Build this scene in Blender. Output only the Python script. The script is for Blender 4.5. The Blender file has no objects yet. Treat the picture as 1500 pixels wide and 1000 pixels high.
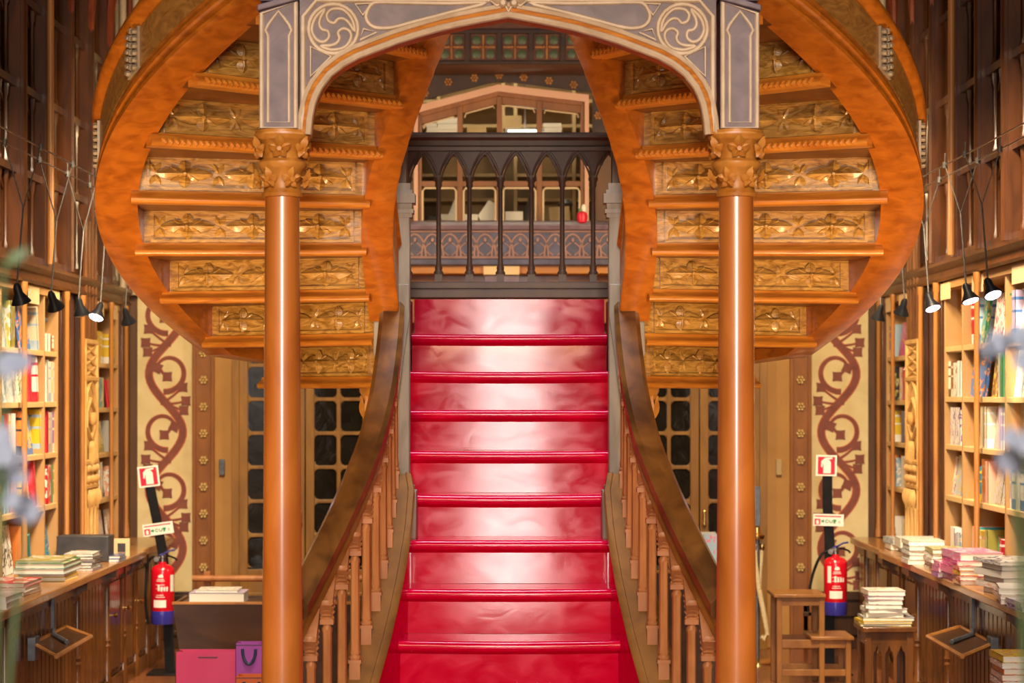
import bpy, bmesh, math, random
from mathutils import Vector, Matrix
random.seed(7)
scene = bpy.context.scene
col = scene.collection
pi = math.pi
# ------------------------------------------------------------------ camera
EYE = 1.86            # eye height in metres
F = 3000.0            # focal length in pixels of the 1500 px wide frame
cam_data = bpy.data.cameras.new('camera')
cam_data.sensor_width = 36.0
cam_data.lens = F / 1500.0 * 36.0
cam_data.shift_x = 4.0 / 1500.0
cam_data.shift_y = 80.0 / 1500.0
cam_data.clip_end = 100
cam_data.dof.use_dof = True
cam_data.dof.focus_distance = 8.4
cam_data.dof.aperture_fstop = 4.2
cam = bpy.data.objects.new('camera', cam_data)
cam.location = (0, 0, EYE)
cam.rotation_euler = (pi / 2, 0, 0)
col.objects.link(cam)
scene.camera = cam
# ------------------------------------------------------------------ light and exposure
scene.view_settings.view_transform = 'Standard'
scene.view_settings.look = 'None'
scene.view_settings.gamma = 1.0
scene.view_settings.use_curve_mapping = False
scene.view_settings.exposure = -0.02
world = bpy.data.worlds.new('world')
scene.world = world
world.use_nodes = True
bg = world.node_tree.nodes['Background']
bg.inputs[0].default_value = (1.0, 0.72, 0.45, 1)
bg.inputs[1].default_value = 0.035

def area(name, loc, target, sx, sy, power, color, spread=None):
    L = bpy.data.lights.new(name, 'AREA')
    L.shape = 'RECTANGLE'; L.size = sx; L.size_y = sy
    L.energy = power; L.color = color
    if spread: L.spread = spread
    o = bpy.data.objects.new(name, L)
    o.location = loc
    d = Vector(target) - Vector(loc)
    o.rotation_euler = d.to_track_quat('-Z', 'Y').to_euler()
    col.objects.link(o)
    return o
# daylight from the tall window behind the photographer
area('daylight_rear_window', (0, -4.0, 3.1), (0, 8, 2.2), 0.75, 3.2, 500, (1.0, 0.93, 0.86))
# stained-glass skylight above the hall
area('skylight_daylight', (0, 6.5, 7.6), (0, 6.5, 0), 1.8, 5.5, 115, (0.78, 0.85, 1.0), 0.95)
# added warm frontal fill on the stair; no lamp hangs here
area('hall_fill_light', (0, 1.2, 3.85), (0, 8.0, 1.1), 2.2, 0.6, 34, (1.0, 0.70, 0.40), 1.1)
# unseen warm fill lights, added on both sides
for s in (-1, 1):
    area('underside_fill_light', (s * 1.9, 6.2, 0.30), (s * 1.25, 8.5, 2.7), 0.9, 0.6, 17, (1.0, 0.66, 0.32), 1.15)  # added near the floor to brighten the stair undersides
    area('back_wall_fill_light', (s * 1.75, 12.3, 3.2), (s * 2.05, 15.1, 1.2), 0.6, 0.5, 76, (1.0, 0.76, 0.43))  # added to brighten the murals and doors behind the stair
    area('bookcase_fill_light', (s * 1.55, 9.9, 4.3), (s * 2.85, 11.9, 1.3), 0.7, 0.4, 54, (1.0, 0.80, 0.55), 1.15)  # added overhead to brighten shelves and counters, besides the cable lamps
for s in (-1, 1):
    L = bpy.data.lights.new('parapet_fill_light', 'POINT'); L.energy = 6; L.color = (1.0, 0.80, 0.60); L.shadow_soft_size = 0.04  # added point fill for the parapet and frieze, no fitting here
    o = bpy.data.objects.new('parapet_fill_light', L); o.location = (s * 0.95, 13.0, 3.75); col.objects.link(o)

# ------------------------------------------------------------------ materials
def mat(name, base, rough=0.5, metal=0.0, spec=0.5, coat=0.0):
    m = bpy.data.materials.new(name); m.use_nodes = True
    b = m.node_tree.nodes['Principled BSDF']
    b.inputs['Base Color'].default_value = (*base, 1)
    b.inputs['Roughness'].default_value = rough
    b.inputs['Metallic'].default_value = metal
    b.inputs['Specular IOR Level'].default_value = spec
    b.inputs['Coat Weight'].default_value = coat
    b.inputs['Coat Roughness'].default_value = 0.12
    return m

def noisy(name, c1, c2, rough=0.45, scale=(6, 6, 6), bump=0.1, detail=5, metal=0.0, coat=0.0, distort=0.6, spec=0.5, rough2=None, ramp=(0.3, 0.7), bscale=1.0):
    """two-tone procedural surface: stretched noise drives colour and relief (wood, plaster, stone, paint)"""
    m = mat(name, c1, rough, metal, spec, coat)
    nt = m.node_tree; N = nt.nodes; Lk = nt.links
    b = N['Principled BSDF']
    tc = N.new('ShaderNodeTexCoord'); mp = N.new('ShaderNodeMapping')
    mp.inputs['Scale'].default_value = scale
    nz = N.new('ShaderNodeTexNoise'); nz.inputs['Scale'].default_value = 1.0
    nz.inputs['Detail'].default_value = detail; nz.inputs['Distortion'].default_value = distort
    rp = N.new('ShaderNodeValToRGB')
    rp.color_ramp.elements[0].position = ramp[0]; rp.color_ramp.elements[0].color = (*c1, 1)
    rp.color_ramp.elements[1].position = ramp[1]; rp.color_ramp.elements[1].color = (*c2, 1)
    Lk.new(tc.outputs['Object'], mp.inputs['Vector']); Lk.new(mp.outputs[0], nz.inputs['Vector'])
    Lk.new(nz.outputs['Fac'], rp.inputs[0]); Lk.new(rp.outputs[0], b.inputs['Base Color'])
    if bump:
        bp = N.new('ShaderNodeBump'); bp.inputs['Strength'].default_value = bump
        bp.inputs['Distance'].default_value = 0.01 * bscale
        Lk.new(nz.outputs['Fac'], bp.inputs['Height']); Lk.new(bp.outputs[0], b.inputs['Normal'])
    if rough2 is not None:
        mr = N.new('ShaderNodeMapRange'); mr.inputs['To Min'].default_value = rough; mr.inputs['To Max'].default_value = rough2
        mr.inputs['From Min'].default_value = 0.3; mr.inputs['From Max'].default_value = 0.7
        Lk.new(nz.outputs['Fac'], mr.inputs['Value']); Lk.new(mr.outputs[0], b.inputs['Roughness'])
    return m

def emis(name, color, strength):
    m = bpy.data.materials.new(name); m.use_nodes = True
    b = m.node_tree.nodes['Principled BSDF']
    b.inputs['Base Color'].default_value = (*color, 1)
    b.inputs['Emission Color'].default_value = (*color, 1)
    b.inputs['Emission Strength'].default_value = strength
    return m

def glass(name, refl=0.10, rough=0.02, tint=(1, 1, 1)):
    m = bpy.data.materials.new(name); m.use_nodes = True
    nt = m.node_tree; N = nt.nodes; N.clear()
    out = N.new('ShaderNodeOutputMaterial'); mx = N.new('ShaderNodeMixShader')
    tr = N.new('ShaderNodeBsdfTransparent'); tr.inputs[0].default_value = (*tint, 1)
    gl = N.new('ShaderNodeBsdfGlossy'); gl.inputs['Roughness'].default_value = rough
    mx.inputs[0].default_value = refl
    nt.links.new(tr.outputs[0], mx.inputs[1]); nt.links.new(gl.outputs[0], mx.inputs[2]); nt.links.new(mx.outputs[0], out.inputs[0])
    return m

M = {}
M['oak_string'] = noisy('oak_string', (0.30, 0.070, 0.004), (0.54, 0.155, 0.012), 0.34, (14, 14, 30), 0.10, coat=0.25, detail=8, ramp=(0.25, 0.65))
M['oak_panel'] = noisy('oak_panel', (0.31, 0.140, 0.020), (0.60, 0.325, 0.075), 0.33, (9, 9, 34), 0.35, coat=0.4, distort=2.2, ramp=(0.35, 0.62))
M['oak_moulding'] = noisy('oak_moulding', (0.42, 0.120, 0.010), (0.68, 0.260, 0.032), 0.34, (6, 6, 60), 0.15, coat=0.25)
M['oak_dark'] = noisy('oak_dark', (0.10, 0.028, 0.004), (0.22, 0.070, 0.010), 0.42, (6, 6, 26), 0.15)
M['oak_outer'] = noisy('oak_outer', (0.22, 0.092, 0.018), (0.40, 0.185, 0.045), 0.38, (9, 9, 16), 0.2, distort=3.5, coat=0.2)
M['column_wood'] = noisy('column_wood', (0.36, 0.095, 0.010), (0.56, 0.185, 0.030), 0.36, (8, 8, 2.2), 0.05, coat=1.0)
for _m in ('column_wood',):
    M[_m].node_tree.nodes['Principled BSDF'].inputs['Coat Roughness'].default_value = 0.21
    M[_m].node_tree.nodes['Principled BSDF'].inputs['Coat IOR'].default_value = 1.75
M['capital_wood'] = noisy('capital_wood', (0.44, 0.155, 0.016), (0.66, 0.285, 0.050), 0.42, (12, 12, 12), 0.2)
M['grey_wood'] = noisy('grey_wood', (0.20, 0.165, 0.125), (0.38, 0.325, 0.26), 0.55, (14, 14, 3), 0.2)
M['handrail_wood'] = noisy('handrail_wood', (0.085, 0.036, 0.010), (0.30, 0.130, 0.030), 0.30, (9, 3, 9), 0.12, coat=0.3, ramp=(0.35, 0.75))
M['rail_brown'] = noisy('rail_brown', (0.20, 0.075, 0.012), (0.40, 0.160, 0.030), 0.34, (9, 3, 9), 0.12, coat=0.2)
M['baluster_wood'] = noisy('baluster_wood', (0.30, 0.110, 0.035), (0.50, 0.205, 0.075), 0.42, (12, 12, 4), 0.08, spec=0.35)
M['string_board'] = noisy('string_board', (0.17, 0.075, 0.018), (0.30, 0.135, 0.030), 0.62, (10, 3, 10), 0.12, spec=0.2)
M['red_paint'] = noisy('red_paint', (0.50, 0.0, 0.026), (0.61, 0.001, 0.042), 0.06, (7, 9, 12), 0.03, detail=9, distort=1.0, rough2=0.13, spec=0.19, bscale=0.6)
M['arch_grey'] = noisy('arch_grey', (0.115, 0.085, 0.105), (0.235, 0.170, 0.190), 0.5, (11, 11, 11), 0.12)
M['arch_trim'] = noisy('arch_trim', (0.50, 0.355, 0.225), (0.66, 0.500, 0.34), 0.45, (14, 14, 14), 0.1)
M['dark_wood'] = noisy('dark_wood', (0.022, 0.009, 0.004), (0.075, 0.030, 0.010), 0.40, (10, 10, 2.5), 0.12)
M['tracery_wood'] = noisy('tracery_wood', (0.046, 0.015, 0.005), (0.120, 0.038, 0.010), 0.34, (10, 10, 2.5), 0.12, coat=0.15)
M['red_rib'] = noisy('red_rib', (0.17, 0.030, 0.010), (0.26, 0.055, 0.015), 0.4, (8, 8, 8), 0.1)
M['balcony_wood'] = noisy('balcony_wood', (0.085, 0.045, 0.030), (0.13, 0.068, 0.040), 0.46, (10, 10, 3), 0.1)
M['gilt_wood'] = noisy('gilt_wood', (0.34, 0.125, 0.026), (0.50, 0.215, 0.055), 0.34, (10, 10, 2.5), 0.1, coat=0.2)
M['carved_pale'] = noisy('carved_pale', (0.56, 0.300, 0.090), (0.76, 0.470, 0.175), 0.42, (12, 12, 8), 0.15)
M['shelf_board'] = noisy('shelf_board', (0.60, 0.380, 0.155), (0.70, 0.460, 0.205), 0.5, (6, 3, 12), 0.05)
M['shelf_back'] = noisy('shelf_back', (0.40, 0.215, 0.075), (0.48, 0.265, 0.100), 0.55, (3, 3, 3), 0.03)
M['counter_wood'] = noisy('counter_wood', (0.060, 0.020, 0.005), (0.20, 0.070, 0.014), 0.30, (9, 9, 2.5), 0.15, coat=0.35)
M['counter_top'] = noisy('counter_top', (0.30, 0.130, 0.035), (0.46, 0.215, 0.065), 0.26, (12, 2.5, 12), 0.08, coat=0.4)
M['door_wood'] = noisy('door_wood', (0.22, 0.098, 0.014), (0.37, 0.178, 0.032), 0.36, (11, 11, 2.5), 0.12, coat=0.2)
M['plaster_tan'] = noisy('plaster_tan', (0.42, 0.205, 0.052), (0.50, 0.255, 0.070), 0.6, (3, 3, 3), 0.04)
M['fresco_cream'] = noisy('fresco_cream', (0.70, 0.545, 0.270), (0.82, 0.670, 0.370), 0.65, (5, 5, 5), 0.08, ramp=(0.3, 0.65))
M['fresco_brown'] = noisy('fresco_brown', (0.20, 0.052, 0.036), (0.27, 0.080, 0.055), 0.65, (9, 9, 9), 0.05)
M['fresco_red'] = mat('fresco_red', (0.50, 0.090, 0.050), 0.65)
M['rosette_gold'] = mat('rosette_gold', (0.78, 0.56, 0.22), 0.32, 0.35)
M['wall_brown'] = noisy('wall_brown', (0.10, 0.040, 0.014), (0.17, 0.070, 0.024), 0.5, (5, 5, 2), 0.08)
M['floor_wood'] = noisy('floor_wood', (0.17, 0.050, 0.020), (0.34, 0.120, 0.045), 0.24, (3, 18, 3), 0.08, coat=0.4)
M['black_metal'] = noisy('black_metal', (0.006, 0.006, 0.007), (0.014, 0.013, 0.014), 0.4, (20, 20, 20), 0.04, spec=0.15)
M['rod_steel'] = noisy('rod_steel', (0.07, 0.062, 0.055), (0.12, 0.105, 0.09), 0.45, (30, 30, 30), 0.03, metal=0.5, spec=0.3)
M['steel'] = noisy('steel', (0.34, 0.32, 0.30), (0.46, 0.43, 0.40), 0.32, (30, 30, 30), 0.03, metal=1.0)
M['dark_steel'] = noisy('dark_steel', (0.10, 0.11, 0.13), (0.20, 0.21, 0.24), 0.35, (20, 20, 20), 0.05, metal=0.6)
M['brass'] = noisy('brass', (0.70, 0.46, 0.15), (0.82, 0.58, 0.24), 0.25, (30, 30, 30), 0.03, metal=1.0)
M['rope_cream'] = noisy('rope_cream', (0.62, 0.47, 0.25), (0.80, 0.66, 0.40), 0.7, (40, 40, 90), 0.5)
M['ext_red'] = mat('ext_red', (0.66, 0.006, 0.020), 0.22, coat=0.5)
M['ext_blue'] = mat('ext_blue', (0.035, 0.035, 0.33), 0.3, coat=0.4)
M['white_plate'] = mat('white_plate', (0.86, 0.83, 0.76), 0.4)
M['sign_red'] = mat('sign_red', (0.74, 0.012, 0.050), 0.4)
M['sign_green'] = mat('sign_green', (0.010, 0.26, 0.10), 0.4)
M['sign_grey'] = mat('sign_grey', (0.55, 0.50, 0.46), 0.5)
M['page'] = noisy('page', (0.80, 0.75, 0.64), (0.88, 0.84, 0.74), 0.6, (4, 4, 300), 0.05)
M['pane_dark'] = noisy('pane_dark', (0.010, 0.008, 0.006), (0.020, 0.016, 0.012), 0.05, (7, 7, 7), 0.16, distort=1.0, spec=0.7)
M['pane_glass'] = glass('pane_glass', 0.03, 0.0)
M['pink_trim'] = noisy('pink_trim', (0.74, 0.40, 0.28), (0.80, 0.46, 0.33), 0.5, (4, 4, 4), 0.03)
M['frame_brown'] = noisy('frame_brown', (0.21, 0.070, 0.014), (0.33, 0.120, 0.024), 0.35, (10, 10, 3), 0.08, coat=0.2)
M['frame_cream'] = noisy('frame_cream', (0.78, 0.56, 0.34), (0.84, 0.64, 0.42), 0.4, (10, 10, 3), 0.03)
M['purple_wood'] = noisy('purple_wood', (0.150, 0.100, 0.150), (0.27, 0.195, 0.265), 0.42, (8, 4, 8), 0.15)
M['purple_dark'] = noisy('purple_dark', (0.050, 0.045, 0.090), (0.10, 0.090, 0.16), 0.35, (14, 14, 14), 0.2)
M['rose_wood'] = noisy('rose_wood', (0.30, 0.165, 0.155), (0.40, 0.225, 0.205), 0.45, (10, 10, 10), 0.1)
M['orange_beam'] = noisy('orange_beam', (0.42, 0.150, 0.025), (0.54, 0.210, 0.040), 0.4, (3, 12, 12), 0.08)
M['label_cream'] = noisy('label_cream', (0.76, 0.52, 0.27), (0.82, 0.60, 0.34), 0.5, (3, 3, 3), 0.02)
M['green_disc'] = mat('green_disc', (0.085, 0.115, 0.065), 0.45)
M['frieze_red'] = noisy('frieze_red', (0.095, 0.026, 0.010), (0.17, 0.050, 0.018), 0.45, (9, 9, 9), 0.1)
M['frieze_dark'] = noisy('frieze_dark', (0.026, 0.009, 0.005), (0.055, 0.019, 0.009), 0.45, (8, 8, 8), 0.1)
M['office_wall'] = noisy('office_wall', (0.36, 0.235, 0.100), (0.46, 0.310, 0.140), 0.6, (2, 2, 9), 0.04)
M['paper_white'] = noisy('paper_white', (0.84, 0.82, 0.76), (0.90, 0.88, 0.83), 0.55, (4, 4, 4), 0.02)
M['cardboard'] = noisy('cardboard', (0.42, 0.300, 0.145), (0.52, 0.385, 0.20), 0.6, (6, 6, 6), 0.04)
M['charcoal'] = noisy('charcoal', (0.030, 0.030, 0.036), (0.06, 0.058, 0.064), 0.45, (9, 9, 9), 0.05)
M['lamp_lens'] = emis('lamp_lens', (1.0, 0.80, 0.92), 14.0)
M['lamp_lens_off'] = mat('lamp_lens_off', (0.25, 0.22, 0.22), 0.1)
M['tube_glow'] = emis('tube_glow', (0.80, 1.0, 0.72), 3.2)
M['bag_pink'] = noisy('bag_pink', (0.60, 0.045, 0.155), (0.68, 0.065, 0.190), 0.4, (3, 3, 3), 0.03)
M['bag_purple'] = noisy('bag_purple', (0.40, 0.070, 0.430), (0.48, 0.095, 0.500), 0.4, (3, 3, 3), 0.03)
M['bag_orange'] = noisy('bag_orange', (0.80, 0.140, 0.020), (0.86, 0.180, 0.035), 0.4, (3, 3, 3), 0.03)
M['navy'] = mat('navy', (0.030, 0.040, 0.10), 0.5)
M['bin_wood'] = noisy('bin_wood', (0.035, 0.013, 0.004), (0.075, 0.030, 0.009), 0.35, (3, 10, 10), 0.1, coat=0.2)
M['stool_wood'] = noisy('stool_wood', (0.22, 0.082, 0.015), (0.36, 0.150, 0.034), 0.36, (9, 9, 3), 0.1, coat=0.2)
M['blossom'] = noisy('blossom', (0.30, 0.34, 0.44), (0.44, 0.47, 0.56), 0.6, (20, 20, 20), 0.05)
M['stem_green'] = noisy('stem_green', (0.10, 0.17, 0.06), (0.20, 0.28, 0.12), 0.5, (20, 20, 6), 0.05)
M['vase_white'] = noisy('vase_white', (0.70, 0.68, 0.62), (0.78, 0.76, 0.70), 0.2, (5, 5, 5), 0.02, coat=0.4)
M['carved_grey'] = noisy('carved_grey', (0.27, 0.195, 0.125), (0.42, 0.320, 0.215), 0.45, (16, 16, 16), 0.15)

# ------------------------------------------------------------------ mesh helpers
ORIG = {}
class MB:
    """collects shapes in world coordinates, then links them as ONE mesh object"""
    def __init__(self): self.v = []; self.f = []
    def add(self, vs, fs):
        n = len(self.v); self.v += [tuple(p) for p in vs]; self.f += [tuple(i + n for i in q) for q in fs]
        return self
    def box(self, x0, x1, y0, y1, z0, z1, mx=None):
        vs = [(x, y, z) for x in (x0, x1) for y in (y0, y1) for z in (z0, z1)]
        if mx is not None: vs = [mx @ Vector(p) for p in vs]
        return self.add(vs, [(0, 1, 3, 2), (4, 6, 7, 5), (0, 4, 5, 1), (2, 3, 7, 6), (0, 2, 6, 4), (1, 5, 7, 3)])
    def prism(self, a, b):
        n = len(a)
        return self.add(list(a) + list(b), [tuple(range(n))[::-1], tuple(range(n, 2 * n))] + [(i, (i + 1) % n, n + (i + 1) % n, n + i) for i in range(n)])
    def ext(self, poly, vec):
        v = Vector(vec)
        return self.prism([Vector(p) for p in poly], [Vector(p) + v for p in poly])
    def loft(self, rings, caps=True):
        n = len(rings[0]); vs = [p for r in rings for p in r]; fs = []
        for k in range(len(rings) - 1):
            for i in range(n):
                j = (i + 1) % n
                fs.append((k * n + i, k * n + j, (k + 1) * n + j, (k + 1) * n + i))
        if caps: fs += [tuple(range(n))[::-1], tuple(range((len(rings) - 1) * n, len(rings) * n))]
        return self.add(vs, fs)
    def tube(self, pts, r, n=8, up=(0.13, 0.31, 0.94), caps=True, flat=1.0, closed=False):
        pts = [Vector(p) for p in pts]; rings = []; m = len(pts); up = Vector(up)
        for i, p in enumerate(pts):
            if closed: t = pts[(i + 1) % m] - pts[i - 1]
            else: t = pts[min(i + 1, m - 1)] - pts[max(i - 1, 0)]
            t.normalize()
            a = t.cross(up)
            if a.length < 1e-4: a = t.cross(Vector((1, 0, 0)))
            a.normalize(); b = a.cross(t)
            rr = r[i] if isinstance(r, (list, tuple)) else r
            rings.append([p + a * (rr * math.cos(2 * pi * q / n)) + b * (rr * flat * math.sin(2 * pi * q / n)) for q in range(n)])
        if closed: rings.append(rings[0]); caps = False
        return self.loft(rings, caps)
    def sweep(self, pts, prof, up=(0, 0, 1), caps=True):
        """profile (side, up) carried along a path; side = path x up"""
        pts = [Vector(p) for p in pts]; m = len(pts); up = Vector(up); rings = []
        for i, p in enumerate(pts):
            t = (pts[min(i + 1, m - 1)] - pts[max(i - 1, 0)]).normalized()
            a = t.cross(up).normalized()
            rings.append([p + a * q[0] + up * q[1] for q in prof])
        return self.loft(rings, caps)
    def lathe(self, prof, c=(0, 0, 0), n=16, mx=None):
        c = Vector(c)
        rings = [[c + Vector((r * math.cos(2 * pi * q / n), r * math.sin(2 * pi * q / n), z)) for q in range(n)] for r, z in prof]
        if mx is not None: rings = [[mx @ p for p in r] for r in rings]
        return self.loft(rings)
    def ell(self, c, ax, n=8, m=5):
        """ellipsoid from three axis vectors"""
        c = Vector(c); a, b, d = [Vector(x) for x in ax]; rings = []
        for k in range(1, m):
            t = pi * k / m
            rings.append([c - d * math.cos(t) + (a * math.cos(2 * pi * q / n) + b * math.sin(2 * pi * q / n)) * math.sin(t) for q in range(n)])
        return self.loft(rings)
    def petal(self, c, u, w, nrm, L, W, H, n=7):
        """pointed leaf with a raised midrib: from c along u, width along w, relief along nrm"""
        c, u, w, nrm = [Vector(x) for x in (c, u, w, nrm)]; L_, R_, C_ = [], [], []
        for i in range(n):
            t = i / (n - 1); ww = W * math.sin(pi * min(1, t * 0.96 + 0.04)) ** 0.85
            if i == n - 1: ww = 0.0004
            p = c + u * (L * t); h = H * (0.35 + 0.65 * math.sin(pi * min(1, t + 0.12)))
            L_.append(p - w * ww); R_.append(p + w * ww); C_.append(p + nrm * h)
        vs = L_ + C_ + R_; fs = []
        for i in range(n - 1):
            fs += [(i, i + 1, n + i + 1, n + i), (n + i, n + i + 1, 2 * n + i + 1, 2 * n + i)]
        return self.add(vs, fs)
    def build(self, name, material, parent=None, at=None, smooth=40, bevel=0.0, recalc=True):
        o0 = Vector(at) if at is not None else (ORIG[parent.name] if parent is not None else Vector((0, 0, 0)))
        me = bpy.data.meshes.new(name)
        me.from_pydata([tuple(Vector(p) - o0) for p in self.v], [], self.f)
        if recalc:
            bm = bmesh.new(); bm.from_mesh(me); bmesh.ops.recalc_face_normals(bm, faces=bm.faces[:]); bm.to_mesh(me); bm.free()
        me.materials.append(material if not isinstance(material, str) else M[material])
        if smooth:
            me.polygons.foreach_set('use_smooth', [True] * len(me.polygons))
            me.set_sharp_from_angle(angle=math.radians(smooth))
        me.update()
        o = bpy.data.objects.new(name, me); col.objects.link(o)
        if parent is not None: o.parent = parent
        else: o.location = o0
        ORIG[o.name] = o0
        if bevel:
            b = o.modifiers.new('edge', 'BEVEL'); b.width = bevel; b.segments = 2; b.limit_method = 'ANGLE'; b.angle_limit = math.radians(50)
        return o

def tag(o, label=None, cat=None, group=None, kind='thing'):
    if label: o['label'] = label
    if cat: o['category'] = cat
    if group: o['group'] = group
    if kind: o['kind'] = kind
    return o
def thing(name, loc, label, cat, group=None):
    o = bpy.data.objects.new(name, None); o.empty_display_size = 0.1
    o.location = loc; col.objects.link(o); ORIG[o.name] = Vector(loc)
    return tag(o, label, cat, group)
def structure(o): o['kind'] = 'structure'; return o
def part_copy(o, parent, off=(0, 0, 0), kids=True):
    c = o.copy(); col.objects.link(c); c.parent = parent; c.location = o.location + Vector(off); ORIG[c.name] = ORIG.get(o.name, Vector())
    if kids:
        for ch in list(o.children):
            d = ch.copy(); col.objects.link(d); d.parent = c
    return c
def lerp(a, b, t): return a + (b - a) * t
def interp(tab, x):
    if x <= tab[0][0]: i = 0
    elif x >= tab[-1][0]: i = len(tab) - 2
    else: i = next(k for k in range(len(tab) - 1) if tab[k][0] <= x <= tab[k + 1][0])
    (a, fa), (b, fb) = tab[i], tab[i + 1]
    return fa + (fb - fa) * (x - a) / (b - a)
SIDE = {-1: 'on the shopping bag side', 1: 'on the step stool side'}
WALLSIDE = {-1: 'left', 1: 'right'}
# ------------------------------------------------------------------ the setting
BW = 15.15            # depth of the back wall
XL = {-1: 2.81, 1: 2.71}   # bookcase face distance from the axis, per side
structure(MB().box(-3.35, 3.35, -5, 17.5, -0.12, 0).build('floor', 'floor_wood'))
structure(MB().box(-3.35, -3.12, -5, 17.5, 0, 7.2).build('wall_left', 'wall_brown'))
structure(MB().box(3.02, 3.25, -5, 17.5, 0, 7.2).build('wall_right', 'wall_brown'))
w = MB()
w.box(-3.12, 3.02, BW, BW + 0.15, 0, 3.16)
w.box(-3.12, -0.70, BW, BW + 0.15, 3.16, 7.2); w.box(0.62, 3.02, BW, BW + 0.15, 3.16, 7.2)
w.box(-0.70, 0.62, BW, BW + 0.15, 4.20, 7.2)
structure(w.build('wall_back', 'wall_brown', smooth=0))
structure(MB().box(-3.35, 3.35, 9.8, 17.5, 7.2, 7.35).build('ceiling', 'wall_brown'))
def PX(px, d): return (px - 746) * d / F
def PZ(py, d): return EYE - (py - 580) * d / F

# painted vine panels, rosette strips, posts, doors -- one set per side
def vine(mb_main, mb_red, mb_leaf, s, xa, xb, z0, z1, y):
    """S-shaped scrolling vine painted on the plaster; drawn with thin flat ribbons on the wall"""
    W = xb - xa; n = 0
    def P(u, v): return Vector(((xa + W * u) if s < 0 else (xb - W * u), y, z0 + v))
    def ribbon(mb, pts, w0, w1, off):
        m = len(pts); A, B = [], []
        for i, p in enumerate(pts):
            t = pts[min(i + 1, m - 1)] - pts[max(i - 1, 0)]; t.normalize()
            a = Vector((t.z, 0, -t.x)); ww = lerp(w0, w1, i / (m - 1)) / 2
            A.append(p + a * ww); B.append(p - a * ww)
        d = Vector((0, -off, 0))
        ring = [[A[i] + d, B[i] + d, B[i] + Vector((0, 0.0, 0)), A[i]] for i in range(m)]
        mb.loft(ring)
    def leaf(c, ang, r, off=0.008):
        pts = []
        for k in range(12):
            a = ang + k * pi / 6
            rr = r * (1.0 if k % 3 == 0 else 0.66)
            pts.append(c + Vector((math.cos(a) * rr, 0, math.sin(a) * rr)))
        mb_leaf.ext([p + Vector((0, -off, 0)) for p in pts], (0, off, 0))
    per = 0.86; z = -0.1; k = 0
    H = z1 - z0
    main = []
    nn = int(H / per * 24)
    for i in range(nn + 1):
        v = i * H / nn
        main.append(P(0.5 + 0.33 * math.sin(2 * pi * v / per), v))
    ribbon(mb_red, main, 0.062, 0.062, 0.0025); ribbon(mb_main, main, 0.046, 0.046, 0.004)
    v = per * 0.25
    sgn = 1
    while v < H - 0.1:
        # curl inside each bend
        cu = 0.5 + sgn * -0.02; cv = v
        curl = []
        for i in range(22):
            a = -0.55 * pi + i * 1.45 * pi / 21
            r = lerp(0.155, 0.075, i / 21)
            curl.append(P(cu, cv + 0.02) + Vector(((-1 if s > 0 else 1) * sgn * -math.cos(a) * r, 0, math.sin(a) * r)))
        ribbon(mb_red, curl, 0.046, 0.022, 0.0036); ribbon(mb_main, curl, 0.034, 0.014, 0.0062)
        leaf(curl[-1], 0.4, 0.052)
        # side sprays
        for si, (dv, du, dz) in enumerate(((-0.20, -0.20, 0.10), (-0.20, -0.26, 0.0), (-0.17, -0.22, -0.10), (0.05, -0.02, -0.07))):
            a0 = P(0.5 + sgn * 0.10, v + dv - 0.02)
            e = P(0.5 + sgn * du * 1.45 if du > -0.1 else 0.5 + sgn * (du - 0.13), v + dv + dz)
            mid = (a0 + e) / 2 + Vector((0, 0, -0.02))
            pts = [a0.lerp(mid, t) .lerp(mid.lerp(e, t), t) for t in [i / 8 for i in range(9)]]
            ribbon(mb_red, pts, 0.024, 0.014, 0.0024 + 0.0003 * si); ribbon(mb_main, pts, 0.016, 0.008, 0.0046 + 0.0004 * si)
            leaf(e, 0.785, 0.050, 0.0064 + 0.0004 * si)
        v += per / 2; sgn = -sgn

def rosette_mesh(mb, c, r, n=6, depth=0.022):
    c = Vector(c)
    for k in range(n):
        a = 2 * pi * k / n
        p = c + Vector((math.cos(a) * r * 0.62, -depth * 0.35, math.sin(a) * r * 0.62))
        mb.ell(p, ((r * 0.34, 0, 0), (0, 0, r * 0.34), (0, -depth * 0.8, 0)), 8, 5)
    mb.ell(c + Vector((0, -depth * 0.5, 0)), ((r * 0.30, 0, 0), (0, 0, r * 0.30), (0, -depth, 0)), 8, 5)

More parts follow.
